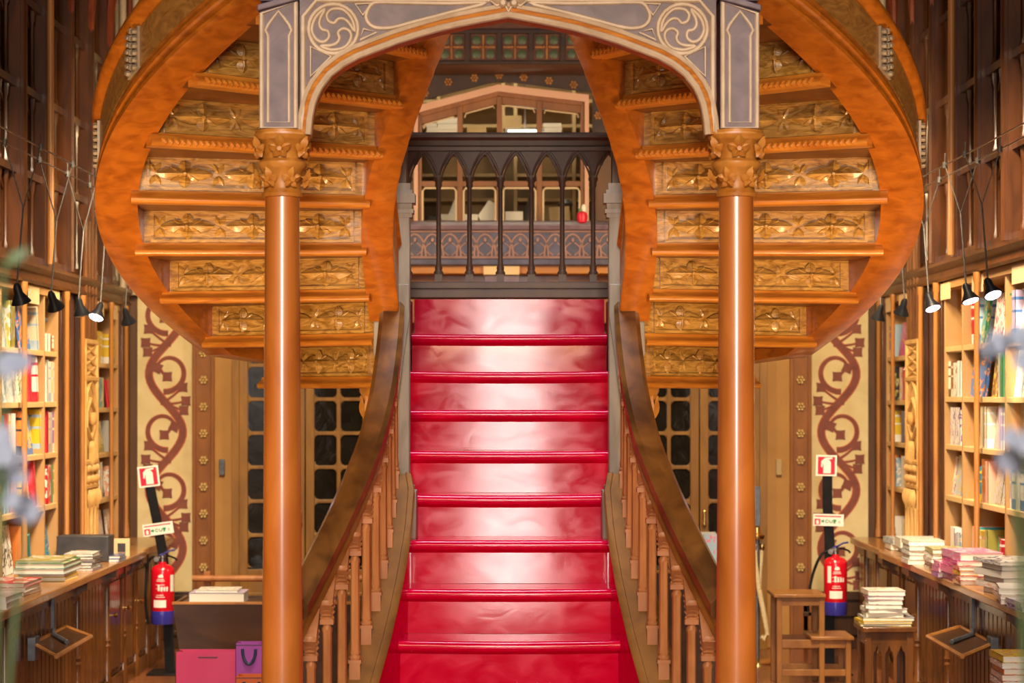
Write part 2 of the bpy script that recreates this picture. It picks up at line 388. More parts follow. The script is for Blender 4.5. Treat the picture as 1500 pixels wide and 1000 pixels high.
for s in (-1, 1):
    xo = -2.745 if s < 0 else 2.65; xi = -2.325 if s < 0 else 2.215
    xa, xb = min(xo, xi), max(xo, xi)
    t = thing('painted_wall_panel', ((xa + xb) / 2, BW, 0.42), 'cream wall panel painted with a brown vine scroll ' + SIDE[s], 'mural')
    MB().box(xa, xb, BW - 0.03, BW - 0.002, 0.42, 4.4).build('plaster_ground', 'fresco_cream', t)
    a, b, c = MB(), MB(), MB()
    vine(a, b, a, s, xa + 0.02, xb - 0.02, 0.52, 3.2, BW - 0.03)
    a.build('painted_vine', 'fresco_brown', t, smooth=0); b.build('vine_outline', 'fresco_red', t, smooth=0)
    # dado under the mural
    d = MB(); d.box(xa - 0.05, xb, BW - 0.06, BW, 0, 0.42)
    for z in (0.10, 0.24, 0.36): d.box(xa - 0.05, xb, BW - 0.085, BW - 0.05, z, z + 0.035)
    structure(d.build('baseboard_' + WALLSIDE[s], 'dark_wood', bevel=0.004))
    # strip with rosettes
    s0, s1 = (-2.318, -2.185) if s < 0 else (2.08, 2.21)
    t = thing('rosette_strip', ((s0 + s1) / 2, BW, 0), 'narrow brown wall strip studded with gilt rosettes ' + SIDE[s], 'wall trim')
    q = MB(); q.box(s0, s1, BW - 0.06, BW - 0.002, 0, 4.4); q.box(s0 - 0.014, s0 + 0.012, BW - 0.085, BW - 0.002, 0, 4.4); q.box(s1 - 0.012, s1 + 0.014, BW - 0.085, BW - 0.002, 0, 4.4)
    q.build('strip_board', M['frame_brown'], t, bevel=0.004)
    z = 0.60
    first = None
    while z < 3.4:
        if first is None:
            r = MB(); rosette_mesh(r, ((s0 + s1) / 2, BW - 0.062, z), 0.036); first = r.build('rosette', 'rosette_gold', t); z00 = z
        else: part_copy(first, t, (0, 0, z - z00))
        z += 0.197
    # tan plaster post with a switch
    p0, p1 = (-2.175, -2.04) if s < 0 else (1.895, 2.07)
    q = MB(); q.box(p0, p1, BW - 0.05, BW, 0, 4.4); structure(q.build('trim_' + ('1' if s < 0 else '2'), 'plaster_tan', bevel=0.006))
    x = -2.115 if s < 0 else 1.985
    tag(MB().box(x - 0.020, x + 0.020, BW - 0.085, BW - 0.051, PZ(695, BW), PZ(672, BW)).build('wall_switch', 'cardboard' if s > 0 else 'dark_steel', at=(x, BW - 0.06, 1.3), bevel=0.004),
        'small wall switch box on the tan post ' + SIDE[s], 'switch')
    # glazed double door
    x0, x1 = (-2.04, -0.96) if s < 0 else (0.90, 1.895)
    yF = BW - 0.05
    zb = PZ(832, BW); pit = 0.25
    fr = MB()
    def bar(a, b, z0, z1, dep=0.05): fr.box(a, b, yF - dep, yF, z0, z1)
    bar(x0, x0 + 0.055, 0, 4.2, 0.06); bar(x1 - 0.055, x1, 0, 4.2, 0.06)
    mid = (x0 + x1) / 2
    leafs = [(x0 + 0.055, mid - 0.004), (mid + 0.004, x1 - 0.055)]
    panes = MB()
    for li, (a, b) in enumerate(leafs):
        st = 0.062
        bar(a, a + st, 0, 4.1); bar(b - st, b, 0, 4.1); bar(a + st, b - st, 0, zb - 0.001); bar(a + st, b - st, zb - 0.06, zb, 0.06)
        bar(a + st, b - st, 0.12, 0.16, 0.065); bar(a + st, b - st, zb - 0.2, zb - 0.17, 0.065)
        m = (a + b) / 2
        bar(m - 0.014, m + 0.014, zb, 4.1, 0.04)
        for k in range(1, 14): bar(a + st, b - st, zb + k * pit - 0.013, zb + k * pit + 0.013, 0.038)
        for (u0, u1) in ((a + st, m - 0.014), (m + 0.014, b - st)):
            for k in range(13):
                q0, q1 = zb + k * pit + 0.013, zb + (k + 1) * pit - 0.013
                for (ux, dx) in ((u0, 1), (u1, -1)):
                    for (uz, dz) in ((q0, 1), (q1, -1)):
                        fr.ext([(ux, yF - 0.035, uz), (ux + dx * 0.03, yF - 0.035, uz), (ux + dx * 0.010, yF - 0.035, uz + dz * 0.010), (ux, yF - 0.035, uz + dz * 0.03)], (0, 0.02, 0))
    d = structure(fr.build('door_' + ('1' if s < 0 else '2'), 'door_wood', at=(mid, BW, 0), smooth=0, bevel=0.003))
    panes.box(x0 + 0.1, x1 - 0.1, yF - 0.018, yF - 0.012, zb, 4.1)
    panes.build('door_pane', 'pane_dark', d, smooth=0)
    h = MB(); h.lathe([(0.012, 0), (0.018, 0.02), (0.010, 0.04), (0.014, 0.08), (0.010, 0.12), (0.004, 0.13)], (mid + s * 0.035, yF - 0.065, PZ(770, BW)), 10)
    h.build('door_handle', 'brass', d)

# clustered wall shafts in the far corners
for s in (-1, 1):
    x = s * 2.80 if s < 0 else 2.80
    t = thing('clustered_wall_shaft', (x, BW - 0.1, 0.9), 'bundle of slender pale and red wall shafts ' + SIDE[s], 'wall column')
    for k, (dx, r, m) in enumerate(((-0.085, 0.022, 'carved_grey'), (-0.035, 0.026, 'arch_trim'), (0.015, 0.020, 'red_rib'), (0.06, 0.026, 'arch_trim'))):
        MB().lathe([(r * 1.5, 2.6), (r, 2.68), (r, 5.4), (r * 1.4, 5.5)], (x + dx * -s, BW - 0.12, 0), 10).build('shaft', m, t)
# ------------------------------------------------------------------ curved flights
YC = 8.3466; R_IN = 1.49; R_OUT = 1.645; RISE = 0.17935; ZB0 = EYE + 0.0396
def PH(k): return math.radians(47.757 + 14.0019 * k)
def ZK(k): return ZB0 + RISE * k
INNER = [(0, 0.573), (1, 0.576), (2, 0.590), (3, 0.606), (4, 0.592), (5, 0.535), (6, 0.449), (7, 0.355), (8, 0.240), (9, 0.100)]
def inner_pt(k, s):
    return Vector((s * (interp(INNER, k - .7) + 2 * interp(INNER, k - .25) + 2 * interp(INNER, k + .25) + interp(INNER, k + .7)) / 6, YC + 0.631 * math.cos(PH(k)), 0))
def outer_pt(k, s, R=R_IN):
    return Vector((s * R * math.sin(PH(k)), YC + R * math.cos(PH(k)), 0))
def outer_at(ph, s, R): return Vector((s * R * math.sin(ph), YC + R * math.cos(ph), 0))
def kk(ph): return (math.degrees(ph) - 47.757) / 14.0019

def carve_rosette(mb, P, u, z, big=1.0):
    """four-petalled oak rosette lying on a riser; P(u,z,n) maps panel coordinates to the world"""
    c = P(u, z, 0.006); eu = (P(u + 1, z, 0) - P(u, z, 0)); ez = Vector((0, 0, 1)); en = (P(u, z, 1) - P(u, z, 0))
    for d in (1, -1):
        # long pointed leaf with a flanking pair of leaflets, then a short broad petal
        mb.petal(c, eu * d, ez, en, 0.112 * big, 0.023 * big, 0.013)
        mb.tube([c + en * 0.012, c + eu * (d * 0.055) + en * 0.012, c + eu * (d * 0.110) + en * 0.003], [0.0045, 0.005, 0.002], 6, up=ez)
        mb.petal(c, ez * d, eu, en, 0.054 * big, 0.024 * big, 0.014)
        mb.tube([c + en * 0.012, c + ez * (d * 0.030) + en * 0.013, c + ez * (d * 0.052) + en * 0.004], [0.004, 0.0045, 0.002], 6, up=eu)
        for q in (1, -1):
            mb.petal(c + eu * (d * 0.012), (eu * (d * 0.84) + ez * (q * 0.54)).normalized(), (ez * 0.84 - eu * (d * q * 0.54)).normalized(), en, 0.050 * big, 0.013 * big, 0.009)
    mb.ell(c + en * 0.012, (eu * 0.011 * big, ez * 0.011 * big, en * 0.012), 10, 6)

for s in (-1, 1):
    t = thing('curved_stair_flight', (s * 1.1, YC, EYE), 'curved oak stair flight with carved undersides ' + SIDE[s], 'staircase')
    NK = 10
    for k in range(NK):
        a = inner_pt(k, s); b = outer_pt(k, s)
        z0 = ZK(k); U = (b - a); L = U.length; eu = U / L
        tang = Vector((s * math.cos(PH(k)), -math.sin(PH(k)), 0))
        en = Vector((-eu.y, eu.x, 0));  en = en if en.dot(tang) > 0 else -en
        def P(u, z, n, a=a, eu=eu, en=en, z0=z0): return a + eu * u + en * n + Vector((0, 0, z0 + z))
        pan = MB()
        def pbox(mb, u0, u1, za, zb, n0, n1):
            mb.prism([P(u0, za, n0), P(u1, za, n0), P(u1, zb, n0), P(u0, zb, n0)], [P(u0, za, n1), P(u1, za, n1), P(u1, zb, n1), P(u0, zb, n1)])
        pbox(pan, -0.02, L + 0.03, 0.03, RISE + 0.004, -0.030, 0.0)
        u0, u1 = 0.035, L - 0.03
        for (p, q, zz, ww) in ((u0, u1, 0.048, 0.060), (u0, u1, 0.166, 0.176)): pbox(pan, p, q, zz, ww, -0.001, 0.010)
        pbox(pan, u0, u0 + 0.012, 0.060, 0.166, -0.001, 0.010); pbox(pan, u1 - 0.012, u1, 0.060, 0.166, -0.001, 0.010)
        # low carved foliage filling the ground
        nr = max(2, int(round((L - 0.1) / 0.245))); step = (L - 0.09) / nr
        for j in range(nr + 1):
            uc = min(max(0.045 + step * j, 0.07), L - 0.065)
            for q in (-1, 1):
                for zz in (-1, 1):
                    pan.petal(P(uc, 0.113 + zz * 0.006, 0.001), (eu * (q * 0.50) + Vector((0, 0, zz * 0.87))).normalized(), (eu * 0.87 - Vector((0, 0, q * zz * 0.50))).normalized(), en, 0.042, 0.011, 0.006)
        pm = pan.build('riser_panel', 'oak_panel', t)
        for j in range(nr):
            r = MB(); carve_rosette(r, P, 0.045 + step * (j + 0.5), 0.113); r.build('rosette', 'oak_panel', pm)
        # nosing: big roll with a fillet above; roped on the upper steps
        no = MB(); prof = [(0.024 + 0.014 * math.cos(x), 0.008 + 0.014 * math.sin(x)) for x in [pi * (-0.5 + i / 8 * 0.9) for i in range(9)]] + [(0.018, 0.030), (0.013, 0.036)]
        prof = [(-0.03, -0.006)] + prof + [(0.012, 0.046), (-0.03, 0.046)]
        no.loft([[P(u, z, n) for (n, z) in prof] for u in [-0.02 + (L + 0.05) * i / 6 for i in range(7)]])
        if k >= 5:
            i = 0.0
            while i < L:
                no.ell(P(i, 0.014, 0.034), (eu * 0.012 + Vector((0, 0, 0.012)), en * 0.012, eu * -0.006 + Vector((0, 0, 0.010))), 6, 4); i += 0.024
        no.build('nosing', 'oak_moulding', pm)
        # tread board whose underside shows between this riser and the next
        if k < NK - 1:
            a2 = inner_pt(k + 1, s); b2 = outer_pt(k + 1, s); zt = ZK(k + 1) - 0.003
            am = inner_pt(k + .5, s); bm_ = outer_pt(k + .5, s)
            poly = [a - eu * 0.02, am, a2, b2 + (b2 - a2).normalized() * 0.03, bm_ + (bm_ - am).normalized() * 0.03, b + eu * 0.03]
            MB().ext([Vector((p.x, p.y, zt)) for p in poly], (0, 0, 0.032)).build('tread', 'oak_dark', t, smooth=0)
    # outer string: a helical board with mouldings outside
    prof = [(0, 0), (0.150, 0.0), (0.166, 0.010), (0.166, 0.026), (0.150, 0.036), (0.146, 0.055), (0.160, 0.066), (0.160, 0.082), (0.146, 0.094), (0.143, 0.112),
            (0.143, 0.262), (0.150, 0.272), (0.166, 0.284), (0.178, 0.306), (0.172, 0.330), (0.150, 0.345), (0.02, 0.345), (0, 0.330)]
    rings = []
    for i in range(81):
        ph = math.radians(28 + i * 151.7 / 80.0)
        z = max(ZK(kk(ph)) + 0.035, EYE + 0.075 + 0.0 * i)
        if kk(ph) < 0.6: z = lerp(EYE + 0.11, ZK(0.6) + 0.035, max(0, (kk(ph) + 1.4) / 2.0))
        rings.append([outer_at(ph, s, R_IN + p[0]) + Vector((0, 0, z + p[1])) for p in prof])
    MB().loft(rings).build('outer_string', 'oak_string', t, smooth=50)
    # planed panel field on the outside, between the mouldings
    rings = []
    for i in range(61):
        ph = math.radians(60 + i * 119.7 / 60.0); z = ZK(kk(ph)) + 0.035
        rings.append([outer_at(ph, s, R_IN + p[0]) + Vector((0, 0, z + p[1])) for p in ((0.138, 0.118), (0.150, 0.118), (0.150, 0.256), (0.138, 0.256))])
    MB().loft(rings).build('outer_panel', 'oak_outer', t, smooth=50)
    for ang in (103, 124, 146, 166):
        ph = math.radians(ang); z = ZK(kk(ph)) + 0.035; R = R_IN + 0.150
        c = outer_at(ph, s, R); en = (outer_at(ph, s, 1) - Vector((0, YC, 0))).normalized(); et = Vector((s * math.cos(ph), -math.sin(ph), 0))
        o = MB(); o.ext([c + et * x + Vector((0, 0, z + q)) - en * 0.004 for x, q in ((-0.045, 0.100), (0.045, 0.135), (0.045, 0.285), (-0.045, 0.250))], en * 0.012)
        for j in range(6):
            zz = z + 0.128 + 0.026 * j
            for q in (-1, 1):
                o.ell(c + et * (q * 0.026) + en * 0.012 + Vector((0, 0, zz + q * 0.008)), (et * 0.017, Vector((0, 0, 0.012)), en * 0.014), 7, 5)
            o.ell(c + en * 0.014 + Vector((0, 0, zz + 0.012)), (et * 0.008, Vector((0, 0, 0.014)), en * 0.012), 6, 4)
        o.build('carved_bracket', 'carved_grey', t)
    # inner string, starting at the post on the steps
    rings = []
    for i in range(61):
        k = 1.55 + 7.85 * i / 60
        p = inner_pt(k, s)
        d = (inner_pt(k + .05, s) - inner_pt(k - .05, s)).normalized(); nn = Vector((-d.y, d.x, 0))
        ax = Vector((0, YC, 0)) - p; nn = nn if nn.dot(ax) > 0 else -nn
        z = ZK(k) - 0.005
        rings.append([p + nn * q[0] + Vector((0, 0, z + q[1])) for q in ((0, 0), (0.118, 0.0), (0.128, 0.012), (0.128, 0.03), (0.122, 0.05), (0.122, 0.30), (0.135, 0.32), (0.125, 0.345), (0, 0.345))])
    MB().loft(rings).build('inner_string', 'oak_string', t, smooth=50)
    # landing deck beside the red flight, carried by the lowest panels
    arc = [outer_at(math.radians(x), s, 1.60) for x in range(17, 49, 4)]
    poly = [Vector((s * 0.47, 9.86, 0))] + arc + [outer_pt(0, s), inner_pt(0, s) + Vector((0, 0.03, 0)), Vector((s * 0.49, 8.80, 0))]
    MB().ext([Vector((p.x, p.y + 0.03, EYE + 0.075)) for p in poly], (0, 0, 0.38)).build('landing', 'oak_dark', t, smooth=0)

# ------------------------------------------------------------------ red central flight
D0 = 9.72; TR = 0.245; RS = 0.1786; Z0 = EYE + 0.295
WTAB = [(6.5, 0.80), (6.8, 0.70), (7.0, 0.635), (7.2, 0.58), (7.5, 0.512), (7.76, 0.466), (8.0, 0.434), (8.25, 0.412), (8.5, 0.407), (8.62, 0.44), (8.75, 0.46), (10.4, 0.46)]
def WID(d): return interp(WTAB, d)
def ZN(d): return Z0 - RS / TR * (D0 - d)
t = thing('red_staircase', (0, 8.3, 0), 'straight flight of glossy red painted steps in the middle of the hall', 'staircase')
for k in range(-1, 12):
    d = D0 - k * TR; z = Z0 - k * RS
    back = d + TR + 0.035 if k >= 0 else 10.32
    prof = [(back, z - 0.001), (d + 0.012, z)]
    for i in range(7):
        a = pi / 2 + pi * i / 6
        prof.append((d + 0.012 + 0.020 * math.cos(a), z - 0.021 + 0.021 * math.sin(a)))
    prof += [(d + 0.020, z - 0.046), (d + 0.0385, z - 0.054), (d + 0.0295, z - RS - 0.002), (back, z - RS - 0.002)]
    if k == -1: prof = [(back, z - 0.001), (d + 0.036, z - 0.001), (d + 0.0295, z - RS - 0.002), (back, z - RS - 0.002)]
    rings = []
    for i in range(17):
        u = -1 + i / 8.0
        sag = 0.005 * (1 - u * u) if k >= 0 else 0
        rings.append([Vector((u * (WID(p[0]) + 0.004), p[0], p[1] - sag * (0.5 + 0.5 * math.sin(k * 2.1)))) for p in prof])
    MB().loft(rings).build('step', 'red_paint', t, smooth=38)

for s in (-1, 1):
    ds = [8.56 - 0.09 * i for i in range(20)]
    def path(off, dz): return [Vector((s * (WID(d) + off), d, ZN(d) + dz)) for d in ds]
    # red inner face of the string
    def rect(path_pts, w, h): return [[p + Vector((q[0] * s, 0, q[1])) for q in ((0, 0), (w, 0), (w, h), (0, h))] for p in path_pts]
    MB().loft(rect(path(-0.002, -0.30), 0.02, 0.50)).build('skirting_board', 'red_paint', t)
    MB().loft(rect(path(0.016, -0.42), 0.10, 0.625)).build('side_string', 'string_board', t)
    cap = [(-0.012, 0.0), (-0.018, 0.012), (-0.012, 0.028), (0.008, 0.034), (0.012, 0.026), (0.108, 0.026), (0.112, 0.034), (0.132, 0.028), (0.136, 0.012), (0.130, 0.0)]
    MB().loft([[p + Vector((q[0] * s, 0, q[1])) for q in cap] for p in path(0.0, 0.20)]).build('string_cap', 'string_board', t, smooth=50)

# balustrades of the red flight
RAIL = [(6.4, 0.96), (6.9, 0.795), (7.05, 0.75), (7.2, 0.70), (7.4, 0.638), (7.6, 0.582), (7.85, 0.525), (8.1, 0.498), (8.35, 0.490), (8.75, 0.490)]
def RX(d): return (interp(RAIL, d - 0.06) + interp(RAIL, d) + interp(RAIL, d + 0.06)) / 3
def RZ(d): return EYE + 0.365 - 0.724 * (8.6 - d)
for s in (-1, 1):
    t = thing('stair_balustrade', (s * 0.6, 7.9, EYE - 1), 'dark handrail on turned balusters lining the red steps ' + SIDE[s], 'balustrade')
    pts = [Vector((s * RX(d), d, RZ(d))) for d in [8.62 - i * 0.05 for i in range(32)]]
    rail = [(-0.034, 0.042), (0.034, 0.042), (0.051, 0.024), (0.051, -0.012), (0.038, -0.026), (-0.038, -0.026), (-0.051, -0.012), (-0.051, 0.024)]
    MB().sweep(pts, rail).build('handrail', 'handrail_wood', t, smooth=35)
    under = [(-0.034, -0.024), (0.034, -0.024), (0.038, -0.045), (0.028, -0.060), (0.034, -0.078), (0.034, -0.094), (0.024, -0.106), (-0.024, -0.106), (-0.034, -0.094), (-0.034, -0.078), (-0.028, -0.060), (-0.038, -0.045)]
    MB().sweep(pts, under).build('rail_moulding', 'rail_brown', t, smooth=35)
    first = None
    for j in range(11):
        d = 8.50 - 0.152 * j
        x = s * (WID(d) * 0.5 + (RX(d) - 0.06) * 0.5 + 0.06); zb = ZN(d) + 0.222; zt = RZ(d) - 0.104
        h = zt - zb
        b = MB()
        b.box(x - 0.020, x + 0.020, d - 0.020, d + 0.020, zb - 0.03, zb + 0.050)
        b.box(x - 0.024, x + 0.024, d - 0.024, d + 0.024, zb + 0.050, zb + 0.062)
        b.lathe([(0.022, 0.062), (0.024, 0.070), (0.018, 0.080), (0.021, 0.090), (0.0185, 0.100), (0.0175, 0.12), (0.0165, h - 0.15), (0.019, h - 0.142), (0.019, h - 0.132), (0.015, h - 0.126), (0.015, h - 0.116)], (x, d, zb), 8)
        b.box(x - 0.024, x + 0.024, d - 0.024, d + 0.024, zb + h - 0.118, zb + h - 0.100)
        bo = b.build('baluster', 'baluster_wood', t)
        c = MB()
        c.prism([(x - 0.018, d - 0.018, zb + h - 0.10), (x + 0.018, d - 0.018, zb + h - 0.10), (x + 0.018, d + 0.018, zb + h - 0.10), (x - 0.018, d + 0.018, zb + h - 0.10)],
                [(x - 0.024, d - 0.07, zb + h - 0.045), (x + 0.024, d - 0.07, zb + h - 0.045), (x + 0.024, d + 0.07, zb + h + 0.055), (x - 0.024, d + 0.07, zb + h + 0.055)])
        for q in (-1, 1):
            for m_ in range(4):
                c.ell((x, d + q * (0.016 + 0.014 * m_), zb + h - 0.085 + 0.018 * m_ + 0.008 * q), ((0.027, 0, 0), (0, 0.010, 0), (0, 0, 0.016)), 7, 4)
        c.build('carved_capital', 'baluster_wood', bo)
    # grey pilaster post where the flights part
    t2 = thing('stair_post', (s * 0.455, 8.62, EYE - 0.6), 'weathered grey post at the handrail top ' + SIDE[s], 'post')
    p = MB(); xx = s * 0.452
    p.box(xx - 0.034, xx + 0.034, 8.60, 8.68, EYE - 0.46, EYE + 0.78)
    p.build('post_shaft', 'grey_wood', t2, bevel=0.006)
    p = MB(); p.box(xx - 0.050 - 0.012, xx + 0.05 + 0.012, 8.575, 8.70, EYE - 0.60, EYE - 0.395); p.box(xx - 0.052, xx + 0.052, 8.58, 8.70, EYE - 0.395, EYE - 0.375)
    p.build('plinth', 'grey_wood', t2, bevel=0.005)
    p = MB()
    for hw, q0, q1 in ((0.0435, 0.75, 0.768), (0.050, 0.768, 0.785), (0.043, 0.785, 0.81), (0.056, 0.81, 0.85), (0.046, 0.85, 0.866), (0.036, 0.866, 0.895)): p.box(xx - hw, xx + hw, 8.64 - hw, 8.64 + hw, EYE + q0, EYE + q1)
    p.build('capital', 'grey_wood', t2)
    p = MB(); p.box(xx - 0.022 + s * -0.0, xx + 0.022, 8.62, 8.66, EYE + 0.89, EYE + 1.16); p.build('upper_shaft', 'dark_wood', t2, bevel=0.004)
    p = MB()
    bp = [(xx - s * 0.035, 8.585, EYE + 0.335), (xx - s * 0.03, 8.585, EYE + 0.47), (xx + s * 0.035, 8.585, EYE + 0.47), (xx + s * 0.06, 8.585, EYE + 0.435), (xx + s * 0.115, 8.585, EYE + 0.40), (xx + s * 0.118, 8.585, EYE + 0.18), (xx + s * 0.06, 8.585, EYE - 0.02), (xx + s * 0.03, 8.585, EYE - 0.12)]
    p.ext(bp, (0, 0.085, 0)); p.build('rail_bracket', 'grey_wood', t2, bevel=0.004)
    # slim column with leafy capital carrying the landing
    xc = s * 0.56
    t3 = thing('landing_column', (xc, 8.95, 0), 'slim leafy oak column under the landing ' + SIDE[s], 'column')
    MB().lathe([(0.075, 0.0), (0.075, 0.12), (0.05, 0.16), (0.042, 0.2), (0.040, EYE - 0.14)], (xc, 8.95, 0), 12).build('shaft', 'capital_wood', t3)
    c = MB(); c.lathe([(0.042, -0.16), (0.085, -0.145), (0.085, -0.125), (0.055, -0.115), (0.060, -0.06), (0.085, 0.0), (0.095, 0.02), (0.095, 0.075)], (xc, 8.95, EYE), 12)
    for j in range(8):
        a = 2 * pi * j / 8
        u = Vector((math.cos(a), math.sin(a), 0)); v = Vector((-math.sin(a), math.cos(a), 0))
        c.petal(Vector((xc, 8.95, EYE - 0.105)) + u * 0.055, (Vector((0, 0, 1)) + u * 0.25).normalized(), v, u, 0.11, 0.030, 0.030)
    c.build('capital', 'capital_wood', t3)

# ------------------------------------------------------------------ balcony balustrade closing the landing
yb = 10.17; sc = F / yb
t = thing('balcony_balustrade', (0, yb, EYE + 0.48), 'dark wooden balustrade with trefoil arches at the top of the red steps', 'balustrade')
def zz(py): return PZ(py, yb)
b = MB(); b.box(-0.62, 0.62, yb - 0.05, yb + 0.05, zz(437.5), zz(424)); b.box(-0.62, 0.62, yb - 0.038, yb + 0.038, zz(424), zz(413)); b.build('bottom_rail', 'balcony_wood', t, bevel=0.006)
pr = [(-0.045, zz(222)), (-0.045, zz(217)), (-0.032, zz(214)), (-0.036, zz(207)), (-0.055, zz(203)), (-0.055, zz(199)), (-0.035, zz(195)), (0.035, zz(195)), (0.055, zz(199)), (0.055, zz(203)), (0.036, zz(207)), (0.032, zz(214)), (0.045, zz(217)), (0.045, zz(222))]
MB().loft([[(x, yb + q[0], q[1]) for q in pr] for x in (-0.62, 0, 0.62)]).build('top_rail', 'balcony_wood', t)
first = None
SP = 0.1535
for j in range(-4, 5):
    x = -0.044 + SP * j
    if first is None:
        b = MB(); z0 = zz(414)
        b.box(x - 0.018, x + 0.018, yb - 0.018, yb + 0.018, z0, zz(402))
        b.lathe([(0.024, zz(402)), (0.024, zz(399)), (0.017, zz(396)), (0.019, zz(392)), (0.0135, zz(388)), (0.012, zz(380)), (0.0115, zz(276)), (0.018, zz(272)), (0.016, zz(268)), (0.024, zz(264)), (0.024, zz(260))], (x, yb, 0), 10)
        first = b.build('baluster', 'balcony_wood', t); xf = x
    else: part_copy(first, t, (x - xf, 0, 0))
arc = MB()
for j in range(-4, 4):
    x0 = -0.044 + SP * j; x1 = x0 + SP; xm = (x0 + x1) / 2; zs = zz(260); zt = zz(219)
    H = zt - zs
    # cusped ogee opening as a half outline, mirrored; the solid fills above it up to the rail
    half = [(0.0, 0.80), (0.14, 0.72), (0.28, 0.62), (0.36, 0.53), (0.37, 0.47), (0.52, 0.47), (0.68, 0.40), (0.80, 0.28), (0.86, 0.12), (0.88, 0.0)]
    for q in (-1, 1):
        pts = [(xm + q * a * SP / 2, zs + b_ * H) for a, b_ in half]
        for i in range(len(pts) - 1):
            (a0, b0), (a1, b1) = pts[i], pts[i + 1]
            top0 = zt if abs(a0 - xm) > 0 else zt
            arc.prism([(a0, yb - 0.014, b0), (a1, yb - 0.014, b1), (a1, yb - 0.014, zt), (a0, yb - 0.014, zt)], [(a0, yb + 0.014, b0), (a1, yb + 0.014, b1), (a1, yb + 0.014, zt), (a0, yb + 0.014, zt)])
        xe = xm + q * SP / 2; xi_ = xm + q * 0.88 * SP / 2
        arc.box(min(xe, xi_), max(xe, xi_), yb - 0.016, yb + 0.016, zs, zt)
        rib = [Vector((xm + q * SP / 2 * (0.93 * (1 - e) ** 0.75), yb - 0.018, zs + 0.01 + (H - 0.012) * (e ** 0.8))) for e in [i / 8 for i in range(9)]]
        arc.tube(rib, 0.006, 6); arc.tube([p + Vector((q * -0.011, 0, -0.010)) for p in rib], 0.0045, 6)
arc.build('trefoil_arcade', 'balcony_wood', t, smooth=0)
# ------------------------------------------------------------------ front columns and the carved arch between them
YA = 6.93; SA = F / YA
def AX(px): return (px - 746) / SA
def AZ(py): return EYE - (py - 580) / SA
def leafcap(mb, c, u, r, z, big):
    """one ivy-like leaf standing off a capital"""
    v = Vector((-u.y, u.x, 0)); ez = Vector((0, 0, 1)); p = c + u * r + ez * z
    for a, L, W in ((90, 0.050, 0.018), (90 + 68, 0.042, 0.016), (90 - 68, 0.042, 0.016), (90 + 140, 0.034, 0.013), (90 - 140, 0.034, 0.013)):
        d = v * math.cos(math.radians(a)) + ez * math.sin(math.radians(a))
        w_ = v * -math.sin(math.radians(a)) + ez * math.cos(math.radians(a))
        out = u * 0.45 if a == 90 else u * 0.12
        mb.petal(p, (d + out).normalized(), w_, u, L * big, W * big, 0.020 * big)
    mb.ell(p + u * 0.010, (v * 0.012, ez * 0.012, u * 0.014), 6, 4)
